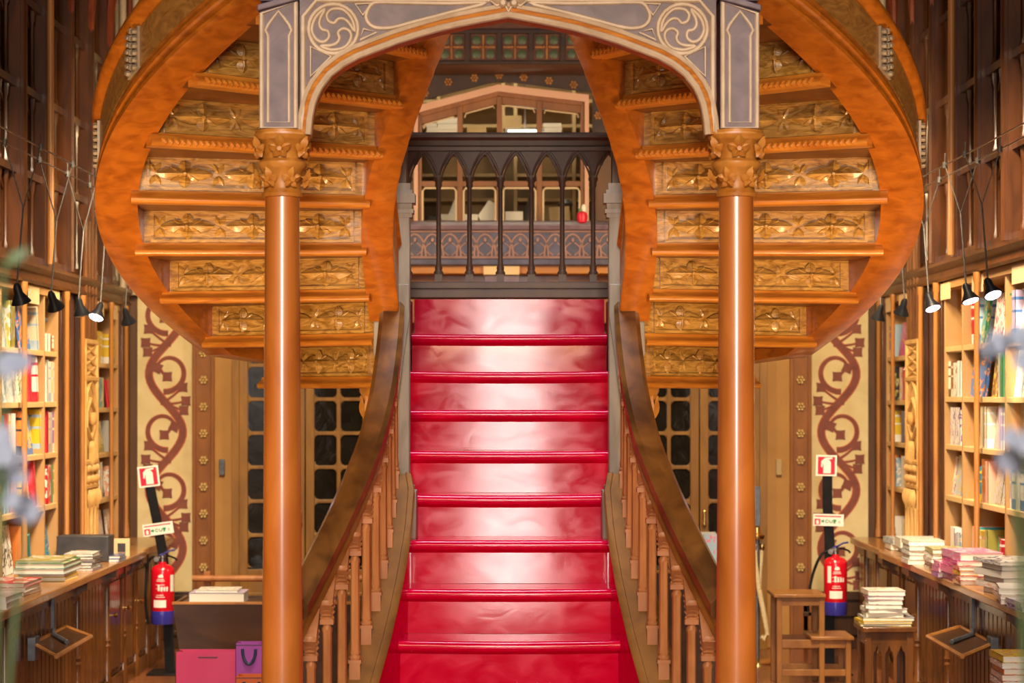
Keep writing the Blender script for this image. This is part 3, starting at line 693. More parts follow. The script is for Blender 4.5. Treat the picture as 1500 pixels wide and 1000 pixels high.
for s in (-1, 1):
    x = s * 0.768; c0 = Vector((x, YA, 0))
    t = thing('stair_column', (x, YA, 0), 'polished round oak column carrying the arch ' + SIDE[s], 'column')
    zt = AZ(287)
    MB().lathe([(0.072, 0.20), (0.071, 0.5), (0.070, 0.9), (0.064, 1.5), (0.058, zt)], c0, 32).build('shaft', 'column_wood', t)
    MB().lathe([(0.12, 0), (0.12, 0.10), (0.105, 0.12), (0.11, 0.15), (0.085, 0.17), (0.09, 0.19), (0.072, 0.205)], c0, 24).build('column_base', 'column_wood', t)
    c = MB()
    c.lathe([(0.056, AZ(290)), (0.068, AZ(289)), (0.070, AZ(284)), (0.064, AZ(281)), (0.062, AZ(277)), (0.063, AZ(258)), (0.074, AZ(249)), (0.083, AZ(244)), (0.083, AZ(239)), (0.068, AZ(234)),
             (0.066, AZ(226)), (0.072, AZ(214)), (0.086, AZ(208)), (0.095, AZ(205)), (0.098, AZ(200)), (0.092, AZ(197)), (0.092, AZ(193))], c0, 24)
    cap = c.build('capital', 'capital_wood', t)
    for tier, (n, r, z, big, a0) in enumerate(((6, 0.070, AZ(266), 0.92, 0.52), (6, 0.078, AZ(222), 1.0, 0.0))):
        for j in range(n):
            a = a0 + 2 * pi * j / n - pi / 2
            m = MB(); leafcap(m, c0, Vector((math.cos(a), math.sin(a), 0)), r, z, big); m.build('carved_leaf', 'capital_wood', cap)
    # panelled block above the capital
    t = thing('arch_pier', (x, YA, AZ(193)), 'grey block with lancet panel above the column ' + SIDE[s], 'pier')
    xa, xb = s * 0.708, s * 0.838
    b = MB()
    zin, zout = AZ(6), AZ(22)
    poly = [(xa, YA - 0.07, AZ(193)), (xb, YA - 0.07, AZ(193)), (xb, YA - 0.07, zout), (xa, YA - 0.07, zin)]
    b.ext(poly, (0, 0.14, 0)); b.build('block', 'arch_grey', t, bevel=0.006)
    yf = YA - 0.07
    tr = MB()
    def bead(pts, r=0.006, closed=False): tr.tube([Vector((p[0], yf, p[1])) for p in pts], r, 6, up=(0, 1, 0), closed=closed)
    e = 0.008
    bead([(xa + s * e, AZ(191)), (xb - s * e, AZ(191)), (xb - s * e, zout - e), (xa + s * e, zin - e)], 0.0085, True)
    bead([(xa + s * 0.03, AZ(183)), (xb - s * 0.03, AZ(183)), (xb - s * 0.03, AZ(58)), (xb - s * 0.022, AZ(50)), (xb - s * 0.030, AZ(42)), (xb - s * 0.045, AZ(33)), ((xa + xb) / 2, AZ(22)), (xa + s * 0.045, AZ(33)), (xa + s * 0.030, AZ(42)), (xa + s * 0.022, AZ(50)), (xa + s * 0.03, AZ(58))], 0.0055, True)
    tr.build('moulding', 'arch_trim', t)
    cp = MB()
    cp.ext([(xa, yf - 0.008, zin), (xb + s * 0.006, yf - 0.008, zout), (xb + s * 0.006, yf - 0.008, zout + 0.02), (xa, yf - 0.008, zin + 0.02)], (0, 0.15, 0))
    cp.box(min(xa, xb), max(xa, xb), yf + 0.01, yf + 0.13, zin, AZ(-36))
    cp.build('pier_cap', 'arch_grey', t, bevel=0.004)
# arch
t = thing('carved_arch', (0, YA, AZ(190)), 'wide grey pointed arch with cream tracery spanning between the two columns', 'arch')
half = [(455, 200), (457, 178), (461, 157), (466, 143), (472, 131), (486, 113), (504, 99), (526, 87), (552, 77), (584, 65), (616, 55), (648, 46), (680, 39), (712, 33), (744, 27)]
AP = [(AX(a), AZ(b)) for a, b in half]; cx = AX(744)
def mir(p): return (2 * cx - p[0], p[1])
full = AP + [mir(p) for p in AP[::-1][1:]]
y0, y1 = YA - 0.045, YA + 0.045
sp = MB()
top = AZ(-40)
for i in range(len(full) - 1):
    a, b = full[i], full[i + 1]
    q = [(a[0], a[1]), (b[0], b[1]), (b[0], top), (a[0], top)]
    if abs(a[0] - b[0]) < 1e-6: continue
    sp.prism([(p[0], y0, p[1]) for p in q], [(p[0], y1, p[1]) for p in q])
for g in (-1, 1):
    ex = AX(441) if g < 0 else mir((AX(441), 0))[0]; ix = full[0][0] if g < 0 else full[-1][0]
    sp.box(min(ex, ix), max(ex, ix), y0, y1, AZ(196), top)
sp.build('spandrel', 'arch_grey', t, smooth=0)
def offset(curve, d):
    out = []
    for i, p in enumerate(curve):
        a = curve[max(i - 1, 0)]; b = curve[min(i + 1, len(curve) - 1)]
        tx, tz = b[0] - a[0], b[1] - a[1]; L = math.hypot(tx, tz); out.append((p[0] - tz / L * d, p[1] + tx / L * d))
    return out
def roll(name, d, r, m, yy, fl=1.0):
    mb = MB()
    mb.tube([Vector((p[0], yy, p[1])) for p in offset(full, d)], r, 8, up=(0, 1, 0), flat=fl); mb.build(name, m, t)
roll('arch_moulding', 0.004, 0.012, 'arch_trim', y0 - 0.006)
roll('arch_moulding', 0.021, 0.008, 'oak_moulding', y0 - 0.004)
roll('arch_moulding', 0.036, 0.009, 'arch_trim', y0 - 0.004)
sf = MB()
for i in range(len(full) - 1):
    a, b = full[i], full[i + 1]
    sf.prism([(a[0], y0, a[1] - 0.001), (b[0], y0, b[1] - 0.001), (b[0], y0, b[1] + 0.01), (a[0], y0, a[1] + 0.01)], [(a[0], y1 + 0.02, a[1] - 0.001), (b[0], y1 + 0.02, b[1] - 0.001), (b[0], y1 + 0.02, b[1] + 0.01), (a[0], y1 + 0.02, a[1] + 0.01)])
sf.build('arch_soffit', 'oak_string', t)
def smooth_closed(pts, n=4):
    out = []; m = len(pts)
    for i in range(m):
        p0, p1, p2, p3 = [Vector(pts[(i + j) % m]) for j in (-1, 0, 1, 2)]
        for q in range(n):
            e = q / n
            out.append(0.5 * ((2 * p1) + (p2 - p0) * e + (2 * p0 - 5 * p1 + 4 * p2 - p3) * e * e + (3 * p1 - p0 - 3 * p2 + p3) * e ** 3))
    return out
for g in (-1, 1):
    tr = MB()
    def Q(pts, r=0.0075, smooth=True, closed=True):
        w_ = [Vector((AX(a), y0 - 0.002, AZ(b))) for a, b in pts]
        if g > 0: w_ = [Vector((2 * cx - p.x, p.y, p.z)) for p in w_]
        if smooth: w_ = smooth_closed(w_)
        tr.tube(w_, r, 6, up=(0, 1, 0), closed=closed)
    # frame bead
    Q([(446, 196), (446, 28), (466, 4), (740, 4)], 0.010, False, False)
    # roundel with three swirling daggers
    cxp, cyp, Rp = 490, 46, 36
    Q([(cxp + Rp * math.cos(a), cyp + Rp * math.sin(a)) for a in [2 * pi * i / 24 for i in range(24)]], 0.008, False)
    for j in range(3):
        an = 2 * pi * j / 3 + 0.05
        def rot(u, v): return (cxp + u * math.cos(an) - v * math.sin(an), cyp + u * math.sin(an) + v * math.cos(an))
        Q([rot(32 * a, 32 * b) for a, b in ((.97, .06), (.84, -.45), (.42, -.88), (-.08, -.90), (-.32, -.66), (-.25, -.36), (.02, -.27), (.20, -.46), (.45, -.48), (.70, -.30))], 0.0062)
    # long teardrop
    Q([(538, 24), (546, 10), (560, 7), (600, 8), (660, 9), (712, 8), (660, 22), (610, 35), (575, 44), (552, 44), (540, 36)], 0.0075)
    # small triangles
    Q([(522, 10), (545, 9), (533, 26)], 0.0062, False); Q([(529, 62), (534, 46), (553, 51)], 0.0062, False); Q([(457, 115), (457, 72), (487, 86)], 0.0065, False)
    tr.build('tracery', 'arch_trim', t)
bo = MB()
for a, b, r in ((729, 0, 12), (761, 0, 12), (737, 10, 7), (753, 10, 7), (745, -4, 10)):
    bo.ell((AX(a), y0 - 0.010, AZ(b)), ((r / SA, 0, 0), (0, 0, r / SA), (0, -0.025, 0)), 10, 6)
bo.tube([Vector((AX(a), y0 - 0.012, AZ(b))) for a, b in ((722, -6), (720, 6), (728, 13), (737, 8), (741, 14), (745, 22), (749, 14), (753, 8), (762, 13), (770, 6), (768, -6))], 0.006, 6, up=(0, 1, 0))
bo.build('keystone_scroll', 'arch_trim', t)
# ------------------------------------------------------------------ mezzanine window, office and parapet beyond the landing
def BX(px, d=BW): return PX(px, d)
t = thing('mezzanine_window', (0, BW, 3.16), 'four-light window with pale pink arched surround above the purple parapet', 'window')
yw = BW - 0.03
def bz(py, d=BW): return PZ(py, d)
# pale pink arched surround
o = MB()
outer = [(607, 330), (607, 158), (730, 126), (862, 141), (862, 330)]
inner = [(613, 330), (613, 167), (730, 136), (856, 151), (856, 330)]
for i in range(4):
    q = [outer[i], outer[i + 1], inner[i + 1], inner[i]]
    o.ext([(BX(a), yw - 0.05, bz(b)) for a, b in q], (0, 0.06, 0))
o.build('window_surround', 'pink_trim', t, smooth=0)
fr = MB()
def qb(pts, dep=0.05, yy=yw - 0.02): fr.ext([(BX(a), yy, bz(b)) for a, b in pts], (0, dep, 0))
inner2 = [(618, 330), (618, 172), (730, 142), (850, 156), (850, 330)]
for i in range(4): qb([inner[i], inner[i + 1], inner2[i + 1], inner2[i]], 0.08)
def topy(x): return 142 + 2 + (730 - x) * 30 / 112 if x < 730 else 144 + (x - 730) * 14 / 120
for x in (674, 731.5, 790): qb([(x - 4, 330), (x - 4, topy(x - 4) - 2), (x + 4, topy(x + 4) - 2), (x + 4, 330)], 0.07)
lights = [(618, 670), (678, 727.5), (735.5, 786), (794, 850)]
for a, b in lights:
    qb([(a, topy(a) - 2), (b, topy(b) - 2), (b, topy(b) + 9), (a, topy(a) + 9)], 0.05)
    qb([(a, 266), (b, 266), (b, 274), (a, 274)], 0.06)
fr.build('window_frame', 'frame_brown', t, smooth=0, bevel=0.003)
for a, b in lights:
    cr = MB()
    w_ = [(a + 1.5, 328), (a + 1.5, 281), (a + 5, 276.5), (b - 5, 276.5), (b - 1.5, 281), (b - 1.5, 328)]
    cr.tube([Vector((BX(p), yw - 0.028, bz(q))) for p, q in w_], 0.0085, 6, up=(0, 1, 0))
    cr.build('pane_bead', 'frame_cream', t); cr = MB()
    w_ = [(a + 3, topy(a) + 16), (a + 5, topy(a + 5) + 11), (b - 5, topy(b - 5) + 11), (b - 3, topy(b) + 16)]
    cr.tube([Vector((BX(p), yw - 0.028, bz(q))) for p, q in w_], 0.0055, 6, up=(0, 1, 0))
    cr.build('pane_bead', 'frame_cream', t)
for a, b in lights:
    MB().ext([(BX(a), yw + 0.01, bz(328)), (BX(b), yw + 0.01, bz(328)), (BX(b), yw + 0.01, bz(topy(b))), (BX(a), yw + 0.01, bz(topy(a)))], (0, 0.004, 0)).build('window_pane', 'pane_glass', t, smooth=0)
# office shell
w = MB(); w.box(-1.2, 1.1, 16.95, 17.0, 2.6, 4.8); w.box(-1.2, -1.15, BW + 0.15, 17, 2.6, 4.8); w.box(1.05, 1.1, BW + 0.15, 17, 2.6, 4.8)
w.box(-1.2, 1.1, BW + 0.15, 17, 4.75, 4.8); w.box(-1.2, 1.1, BW + 0.15, 17, 3.10, 3.14)
structure(w.build('wall_rear', 'office_wall', smooth=0))
for (nm, x0, x1, n) in (('a', -1.1, -0.05, 5), ('b', 0.05, 1.0, 5)):
    sh = MB()
    for k in range(6): sh.box(x0, x1, 16.62, 16.95, 3.24 + 0.20 * k, 3.265 + 0.20 * k)
    for x in (x0, (x0 + x1) / 2, x1): sh.box(x - 0.014, x + 0.014, 16.6, 16.95, 3.14, 4.4)
    tag(sh.build('office_shelving', 'cardboard', at=((x0 + x1) / 2, 16.8, 3.14), smooth=0), 'plain shelving inside the office seen through the ' + ('first two' if nm == 'a' else 'last two') + ' window lights', 'shelves')
YD = 15.75
tag(MB().box(-0.9, 0.8, 15.42, 16.2, 3.1401, 3.17).build('office_desk', 'door_wood', at=(0, YD, 3.14), bevel=0.004), 'desk top strewn with papers behind the mezzanine window', 'desk')
def oz(py): return PZ(py, 15.6)
def ox(px): return PX(px, 15.6)
def sheet(name, pts, m, lab, cat, th=0.10, tilt=0.0, d=15.6, z0=3.172):
    zs = min(PZ(b, d) for a, b in pts); dz = z0 - zs
    q = [Vector((PX(a, d), d, PZ(b, d) + dz)) for a, b in pts]
    c = sum(q, Vector()) / len(q)
    return tag(MB().ext(q, (0, th, 0)).build(name, m, at=c, smooth=0, bevel=0.003), lab, cat)
sheet('paper_stack', [(640, 318), (700, 318), (700, 304), (642, 304)], 'paper_white', 'low stack of white paper on the desk behind the window', 'paper', 0.2)
sheet('paper_folder', [(655, 304), (668, 304), (680, 279), (665, 279)], 'paper_white', 'upright pale folder leaning above the low paper stack', 'folder', 0.03, d=15.75, z0=3.236)
sheet('open_brochure', [(700, 306), (706, 318), (732, 318), (738, 296), (716, 283)], 'paper_white', 'tilted white brochure propped in the middle of the office desk', 'brochure', 0.05)
sheet('white_carton', [(740, 318), (766, 318), (766, 300), (740, 300)], 'paper_white', 'small white carton on the office desk beside the dark bottle', 'box', 0.14)
sheet('brown_carton', [(806, 318), (836, 318), (834, 292), (804, 294)], 'cardboard', 'brown carton on the office desk under the last window light', 'box', 0.16)
sheet('grey_folder', [(624, 318), (650, 318), (646, 308), (628, 306)], 'charcoal', 'dark folder lying at the end of the office desk by the first light', 'folder', 0.14)
tag(MB().lathe([(0.036, 0), (0.038, 0.01), (0.036, 0.13), (0.016, 0.17), (0.014, 0.21), (0.017, 0.22)], (PX(776, 15.6), 15.62, 3.172), 14).build('dark_bottle', 'charcoal', at=(PX(776, 15.6), 15.62, 3.172)), 'dark bottle standing on the office desk next to the white carton', 'bottle')
tag(MB().lathe([(0.03, 0), (0.03, 0.03), (0.008, 0.04), (0.008, 0.12), (0.045, 0.13), (0.06, 0.19), (0.03, 0.22)], (PX(828, 16.0), 16.0, 3.172), 14).build('desk_lamp', 'charcoal', at=(PX(828, 16.0), 16.0, 3.172)), 'small dark desk lamp behind the brown carton in the office', 'lamp')
d = 16.2
for i, (a, b, c, e, m) in enumerate(((624, 640, 180, 198, 'paper_white'), (640, 671, 172, 198, 'paper_white'), (684, 712, 184, 198, 'cardboard'), (737, 764, 168, 188, 'cardboard'), (796, 822, 180, 198, 'paper_white'))):
    lab = ['small white packet', 'tall pile of white papers', 'brown packet', 'brown cardboard box', 'pale packet'][i] + ' on the high office shelf, ' + ['in the first light', 'beside the first mullion', 'in the second light', 'over the glowing tube', 'in the last light'][i]
    bx = MB()
    nlay = 3 if i in (0, 1, 4) else 1
    for k in range(nlay):
        za, zb = lerp(PZ(e, d), PZ(c, d), k / nlay), lerp(PZ(e, d), PZ(c, d), (k + 0.94) / nlay); off = 0.006 * (k % 2)
        bx.box(PX(a, d) + off, PX(b, d) + off, d, d + 0.2, za, zb)
    tag(bx.build('shelf_packet', m, at=(PX((a + b) / 2, d), d + 0.1, PZ(e, d)), smooth=0), lab, 'packet')
tag(MB().box(-1.15, 1.05, 16.1, 16.5, PZ(198, 16.2) - 0.03, PZ(198, 16.2)).build('office_shelf', 'office_wall', at=(0, 16.3, PZ(198, 16.2))), 'long high shelf across the office holding papers and packets', 'shelf')
tl = MB(); tl.lathe([(0.014, -0.13), (0.014, 0.13)], (0, 0, 0), 12, Matrix.Translation((PX(769, 15.8), 15.8, PZ(193, 15.8))) @ Matrix.Rotation(pi / 2, 4, 'Y') @ Matrix.Rotation(0.04, 4, 'X'))
tt = thing('tube_lamp', (PX(769, 15.8), 15.8, PZ(193, 15.8)), 'glowing greenish white tube lamp inside the mezzanine office', 'lamp')
tl.build('tube', 'tube_glow', tt)
q = MB(); xx = PX(769, 15.8); zz_ = PZ(193, 15.8); q.box(xx - 0.15, xx + 0.15, 15.815, 15.85, zz_ - 0.02, zz_ + 0.03); q.box(xx - 0.006, xx + 0.006, 15.83, 15.842, zz_ + 0.03, 4.749); q.build('fitting', 'steel', tt)
area('office_lamp', (0, 16.0, 4.68), (0, 15.9, 3.0), 1.4, 0.5, 17, (1.0, 0.86, 0.60))
# parapet with interlaced carving
yp = 14.62
t = thing('mezzanine_parapet', (0, yp, 2.8), 'purple carved parapet with interlaced arches below the office window', 'parapet')
x0, x1 = -0.86, 0.86
b = MB(); b.box(x0, x1, yp, yp + 0.40, PZ(386, yp), PZ(336, yp)); b.box(x0, x1, yp - 0.03, yp + 0.1, PZ(388, yp), PZ(380, yp)); b.build('frieze_ground', 'purple_dark', t, bevel=0.004)
b = MB(); b.loft([[(x, yp + a, z) for a, z in ((-0.05, PZ(337, yp)), (-0.07, PZ(331, yp)), (-0.03, PZ(326, yp)), (0.30, PZ(318, yp)), (0.42, PZ(318, yp)), (0.42, PZ(340, yp)))] for x in (x0, x1)]); b.build('coping', 'purple_wood', t, bevel=0.004)
fz0, fz1 = PZ(378, yp), PZ(339, yp)
tr = MB(); sp_ = 0.125; n = int((x1 - x0) / sp_)
for j in range(n + 1):
    xc = x0 + sp_ * (j + 0.5)
    if xc > x1 - 0.03: break
    for g in (-1, 1):
        tr.tube([Vector((xc + g * sp_ * 0.62 * math.sin(e * pi / 2), yp - 0.004, fz1 - 0.02 - (fz1 - fz0 - 0.03) * (1 - math.cos(e * pi / 2)))) for e in [i / 8 for i in range(9)]], 0.0085, 6, up=(0, 1, 0))
        tr.tube([Vector((xc + g * (0.012 + 0.04 * math.sin(e * pi)), yp - 0.004, lerp(fz0 + 0.02, fz0 + 0.11, e))) for e in [i / 6 for i in range(7)]], 0.006, 6, up=(0, 1, 0))
    tr.ell((xc, yp - 0.004, fz0 + 0.13), ((0.014, 0, 0), (0, 0, 0.02), (0, -0.015, 0)), 7, 4)
tr.tube([(x0, yp - 0.005, fz0 + 0.005), (x1, yp - 0.005, fz0 + 0.005)], 0.010, 6); tr.tube([(x0, yp - 0.005, fz1), (x1, yp - 0.005, fz1)], 0.008, 6)
tr.build('interlaced_arches', 'rose_wood', t)
b = MB(); b.box(x0, x1, yp + 0.05, BW - 0.004, PZ(400, yp), PZ(386.5, yp)); b.build('support_beam', 'orange_beam', t, bevel=0.005)
b = MB(); b.box(x0, x1, yp + 0.30, BW - 0.004, PZ(470, yp), PZ(400.5, yp)); b.build('under_panel', 'frame_brown', t)
xa, xb = PX(708, yp), PX(761, yp)
tag(MB().box(xa, xb, yp + 0.02, yp + 0.295, PZ(402, yp), PZ(388.5, yp) ).build('label_box', 'label_cream', at=((xa + xb) / 2, yp + 0.1, PZ(402, yp)), bevel=0.004), 'plain cream box fixed under the purple parapet', 'box')
tag(MB().box(xa + 0.01, xb, yp + 0.06, yp + 0.295, PZ(424, yp), PZ(402.5, yp)).build('notice_panel', 'purple_wood', at=((xa + xb) / 2, yp + 0.1, PZ(424, yp)), bevel=0.004), 'lilac panel below the plain cream box under the parapet', 'panel')
# red ornament hanging on the parapet
t = thing('red_ornament', (PX(853, yp), yp - 0.08, PZ(330, yp)), 'small red ornament with white top hanging from the purple parapet', 'ornament')
cx_, cz_ = PX(852, yp), PZ(318, yp)
MB().lathe([(0.01, -0.055), (0.032, -0.045), (0.040, -0.01), (0.034, 0.02), (0.014, 0.035)], (cx_, yp - 0.10, cz_), 14).build('red_body', 'sign_red', t)
MB().ell((cx_ + 0.012, yp - 0.10, cz_ + 0.052), ((0.020, 0, 0), (0, 0.02, 0), (0, 0, 0.034)), 10, 6).build('white_top', 'paper_white', t)
MB().ell((cx_ - 0.014, yp - 0.105, cz_ + 0.040), ((0.014, 0, 0), (0, 0.014, 0), (0, 0, 0.016)), 8, 5).build('dark_tuft', 'stem_green', t)
# dark wall above the window with rosettes, shallow arched rib and quatrefoil frieze
yd = BW - 0.001
t = thing('rosette_fascia', (0, BW, 4.2), 'dark fascia dotted with small gilt rosettes above the pink window arch', 'fascia')
MB().ext([(BX(a), BW - 0.02, bz(b)) for a, b in ((560, 215), (560, 95), (940, 95), (940, 215), (868, 215), (868, 136), (730, 119), (600, 152), (600, 215))], (0, 0.019, 0)).build('fascia_board', 'frieze_dark', t, smooth=0)
for (a, b) in ((623, 137), (657, 121), (695, 115), (731, 111), (767, 114), (804, 119), (840, 125), (876, 170), (876, 140)):
    r = MB(); rosette_mesh(r, (BX(a), BW - 0.022, bz(b)), 0.034, 6, 0.016); r.build('rosette', 'gilt_wood', t)
rb = MB(); rb.tube([Vector((BX(745 + x), BW - 0.03, bz(99 + 0.00030 * x * x))) for x in range(-190, 191, 20)], 0.022, 6, up=(0, 1, 0)); rb.tube([Vector((BX(745 + x), BW - 0.035, bz(93))) for x in range(-190, 191, 20)], 0.012, 6, up=(0, 1, 0)); rb.build('arched_rib', 'frieze_red', t)
yq = 14.6
t = thing('quatrefoil_frieze', (0, yq, PZ(92, yq)), 'dark red frieze of square panels with green discs high behind the arch', 'frieze')
MB().box(-1.0, 1.0, yq, yq + 0.5, PZ(93, yq), PZ(30, yq)).build('frieze_board', 'frieze_red', t, smooth=0)
fr_ = MB(); fr_.box(-1.0, 1.0, yq - 0.03, yq, PZ(95, yq), PZ(90, yq)); fr_.box(-1.0, 1.0, yq - 0.03, yq, PZ(50, yq), PZ(44, yq))
for j in range(-5, 6):
    xq = PX(754.5 + 46.5 * j - 23.2, yq); fr_.box(xq - 0.02, xq + 0.02, yq - 0.028, yq, PZ(92, yq), PZ(46, yq))
fr_.build('frieze_frame', 'frieze_dark', t, bevel=0.004)
for j in range(-4, 4):
    c = (PX(754.5 + 46.5 * j, yq), PZ(69, yq))
    ro = MB(); rosette_mesh(ro, (c[0], yq - 0.002, c[1]), 0.030, 4, 0.02)
    for g in (0, 1): ro.tube([(c[0] + 0.085 * math.cos(pi * g / 2) * q, yq - 0.004, c[1] + 0.085 * math.sin(pi * g / 2) * q) for q in (-1, 1)], 0.008, 6, up=(0, 1, 0))
    rr = ro.build('rosette', 'gilt_wood', t)
    for a in (-1, 1):
        for b_ in (-1, 1):
            MB().ell((c[0] + a * 0.050, yq - 0.002, c[1] + b_ * 0.050), ((0.034, 0, 0), (0, 0, 0.034), (0, -0.012, 0)), 10, 5).build('disc', 'green_disc', rr)
# ------------------------------------------------------------------ side walls: counters, bookcases, upper panelling
CT = 0.838
LV = {-1: [EYE + 0.275, EYE - 0.036, EYE - 0.35, EYE - 0.665], 1: [EYE + 0.305, EYE - 0.005, EYE - 0.30, EYE - 0.615]}
CORN = {-1: EYE + 0.66, 1: EYE + 0.715}
SIDEW = {-1: 'by the grey book box', 1: 'by the step stool'}
def shaft(mb, x, y, z0, z1, r=0.021, n=10):
    mb.lathe([(r * 1.6, z0), (r * 1.6, z0 + 0.05), (r * 1.2, z0 + 0.07), (r * 1.35, z0 + 0.09), (r, z0 + 0.11), (r, z1 - 0.06), (r * 1.3, z1 - 0.05), (r * 1.3, z1)], (x, y, 0), n)
for s in (-1, 1):
    X = XL[s]; xf = s * X
    def sx(off): return s * (X + off)       # off > 0 goes into the wall
    zc = CORN[s]; lv = LV[s]
    def B(mb, o0, o1, y0, y1, z0, z1): return mb.box(min(sx(o0), sx(o1)), max(sx(o0), sx(o1)), y0, y1, z0, z1)
    yA = 9.2; yN0, yN1 = 9.2, 12.80       # near bookcase
    yP0, yP1 = 12.84, 13.92               # pier
    yF0, yF1 = 13.93, 14.78               # far bookcase
    div = [10.40, 11.36, 12.42] if s < 0 else [10.30, 11.22, 12.29]
    depth = 0.27; lv0 = lv
    for (nm, y0, y1, dv) in (('near', yN0, yN1, div), ('far', yF0, yF1, [])):
        t = thing('bookcase', (sx(0.12), (y0 + y1) / 2, CT), ('wide open bookcase with tan shelves ' if nm == 'near' else 'narrow bookcase bay next to the vine panel ') + SIDE[s], 'bookcase')
        lv = [z - (0.045 if s < 0 else 0.025) for z in lv0] if nm == 'far' else lv0
        b = MB(); B(b, depth, depth + 0.02, y0, y1, CT, zc); b.build('back_board', 'shelf_back', t, smooth=0)
        for z in lv:
            b = MB(); B(b, 0.012, depth, y0, y1, z - 0.032, z); b.build('shelf', 'shelf_board', t, bevel=0.003)
        for y in [y0 + 0.012] + dv + [y1 - 0.012]:
            b = MB(); B(b, 0.008, depth, y - 0.013, y + 0.013, CT, zc); b.build('divider', 'shelf_back', t, bevel=0.002)
        b = MB(); B(b, 0.0, depth + 0.02, y0, y1, zc - 0.05, zc - 0.002); b.build('top_board', 'shelf_back', t)
        b = MB()
        B(b, depth + 0.02, depth + 0.03, y0, y1, CT, zc); b.build('rear_panel', 'dark_wood', t)
    # pier between the two bookcases
    t = thing('carved_pier', (sx(0.1), (yP0 + yP1) / 2, CT), 'wooden pier with pale gothic carving ' + SIDE[s], 'pier')
    b = MB(); B(b, 0.03, 0.30, yP0, yP1, CT, zc + 0.02); B(b, 0.0, 0.03, yP0 + 0.02, yP0 + 0.14, CT, zc); B(b, 0.0, 0.03, 13.38, yP1 - 0.01, CT, zc); b.build('pier_body', 'tracery_wood', t, bevel=0.005)
    ca = MB(); y0, y1 = 13.45, 13.87; xo = -0.012
    def Pc(u, z, n=0.0): return Vector((sx(xo - n), lerp(y0, y1, u), z))
    B(ca, -0.012, 0.0, y0, y1, CT + 0.05, EYE + 0.36)
    def ct(pts, r=0.014): ca.tube([Pc(u, z, 0.004) for u, z in pts], r, 6, up=(1, 0, 0))
    for u in (0.04, 0.96): ct([(u, CT + 0.05), (u, EYE + 0.36)], 0.018)
    for z in (EYE + 0.36, EYE + 0.115, EYE - 0.44, EYE - 0.60): ct([(0, z), (1, z)], 0.020)
    # diamond lattice, top
    for k in range(3):
        ct([(0.08, EYE + 0.13 + 0.07 * k), (0.92, EYE + 0.20 + 0.07 * k)], 0.009); ct([(0.92, EYE + 0.13 + 0.07 * k), (0.08, EYE + 0.20 + 0.07 * k)], 0.009)
    # tall pointed niche with leaves
    for g in (0, 1):
        q = (lambda u: u if g == 0 else 1 - u)
        ct([(q(0.10), EYE - 0.42), (q(0.10), EYE - 0.10), (q(0.22), EYE + 0.02), (q(0.5), EYE + 0.10)], 0.014)
        ct([(q(0.5), EYE - 0.02), (q(0.2), EYE - 0.10), (q(0.16), EYE - 0.20), (q(0.5), EYE - 0.29)], 0.016)
        for k in range(5): ca.petal(Pc(q(0.45), EYE - 0.30 - 0.02 * k, 0.01), Vector((0, (q(0.1) - q(0.5)) * 0.5, -0.9)).normalized(), (0, 1, 0), Vector((-s, 0, 0)), 0.10, 0.045, 0.03)
    ca.ell(Pc(0.5, EYE - 0.15, 0.02), ((0.03, 0, 0), (0, 0.06, 0), (0, 0, 0.05)), 8, 5)
    # tooth ornament rows and reeded lower shaft
    for r_ in range(2):
        for k in range(3):
            ca.petal(Pc(0.2 + 0.3 * k, EYE - 0.455 - 0.07 * r_, 0.012), (0, 0.35, -0.94), (0, 0.94, 0.35), Vector((-s, 0, 0)), 0.065, 0.030, 0.03)
    for k in range(3):
        ca.petal(Pc(0.2 + 0.3 * k, EYE - 0.62, 0.02), (0, 0, -1), (0, 1, 0), Vector((-s, 0, 0)), 0.13, 0.045, 0.035)
        ct([(0.2 + 0.3 * k, CT + 0.05), (0.2 + 0.3 * k, EYE - 0.72)], 0.020)
    for k in range(4): ct([(0.05 + 0.3 * k, CT + 0.05), (0.05 + 0.3 * k, EYE - 0.66)], 0.010)
    ca.build('gothic_carving', 'carved_pale', t)
    sh = MB()
    for k in range(4): sh.tube([Pc(0.12 + 0.25 * k, EYE + 0.38, 0.0), Pc(0.12 + 0.25 * k, zc + 0.5, 0.0)], 0.018, 8)
    sh.build('reeded_shaft', 'counter_wood', t)
    # end upright beside the mural
    b = MB(); B(b, -0.02, 0.26, yF1 + 0.004, BW - 0.075, CT, zc + 0.1); structure(b.build('trim_' + ('3' if s < 0 else '4'), 'tracery_wood', bevel=0.006))
    # slender gilded shafts in front of the shelves
    ys = [10.55, 11.74, 12.86, 13.34, 14.31, 14.86]
    for i, y in enumerate(ys):
        b = MB(); shaft(b, sx(-0.030), y, CT + 0.002, zc - 0.004, 0.0165 if i < 4 else 0.0145)
        where = ['before the open end of the wide bookcase', 'across the middle of the wide bookcase', 'at the dark edge of the carved pier', 'against the pale carved pier', 'across the narrow bookcase bay', 'beside the painted vine wall'][i]
        tag(b.build('slender_shaft', 'gilt_wood', at=(sx(-0.03), y, CT)), 'slender wooden shaft ' + where + ', ' + ('bag side' if s < 0 else 'stool side'), 'shaft', None)
    # cornice rail with card labels
    t = thing('bookcase_cornice', (sx(0), 12.2, zc), 'moulded wooden rail topping the bookcases ' + SIDE[s], 'cornice')
    b = MB(); prof = [(0.03, 0.0), (-0.02, 0.0), (-0.035, 0.015), (-0.02, 0.03), (-0.012, 0.06), (-0.03, 0.075), (-0.05, 0.095), (-0.05, 0.115), (0.03, 0.13)]
    b.loft([[(sx(p[0]), y, zc + p[1]) for p in prof] for y in (9.2, BW - 0.1)]); B(b, 0.02, 0.29, 9.2, BW - 0.1, zc + 0.03, zc + 0.13)
    b.build('rail', 'tracery_wood', t)
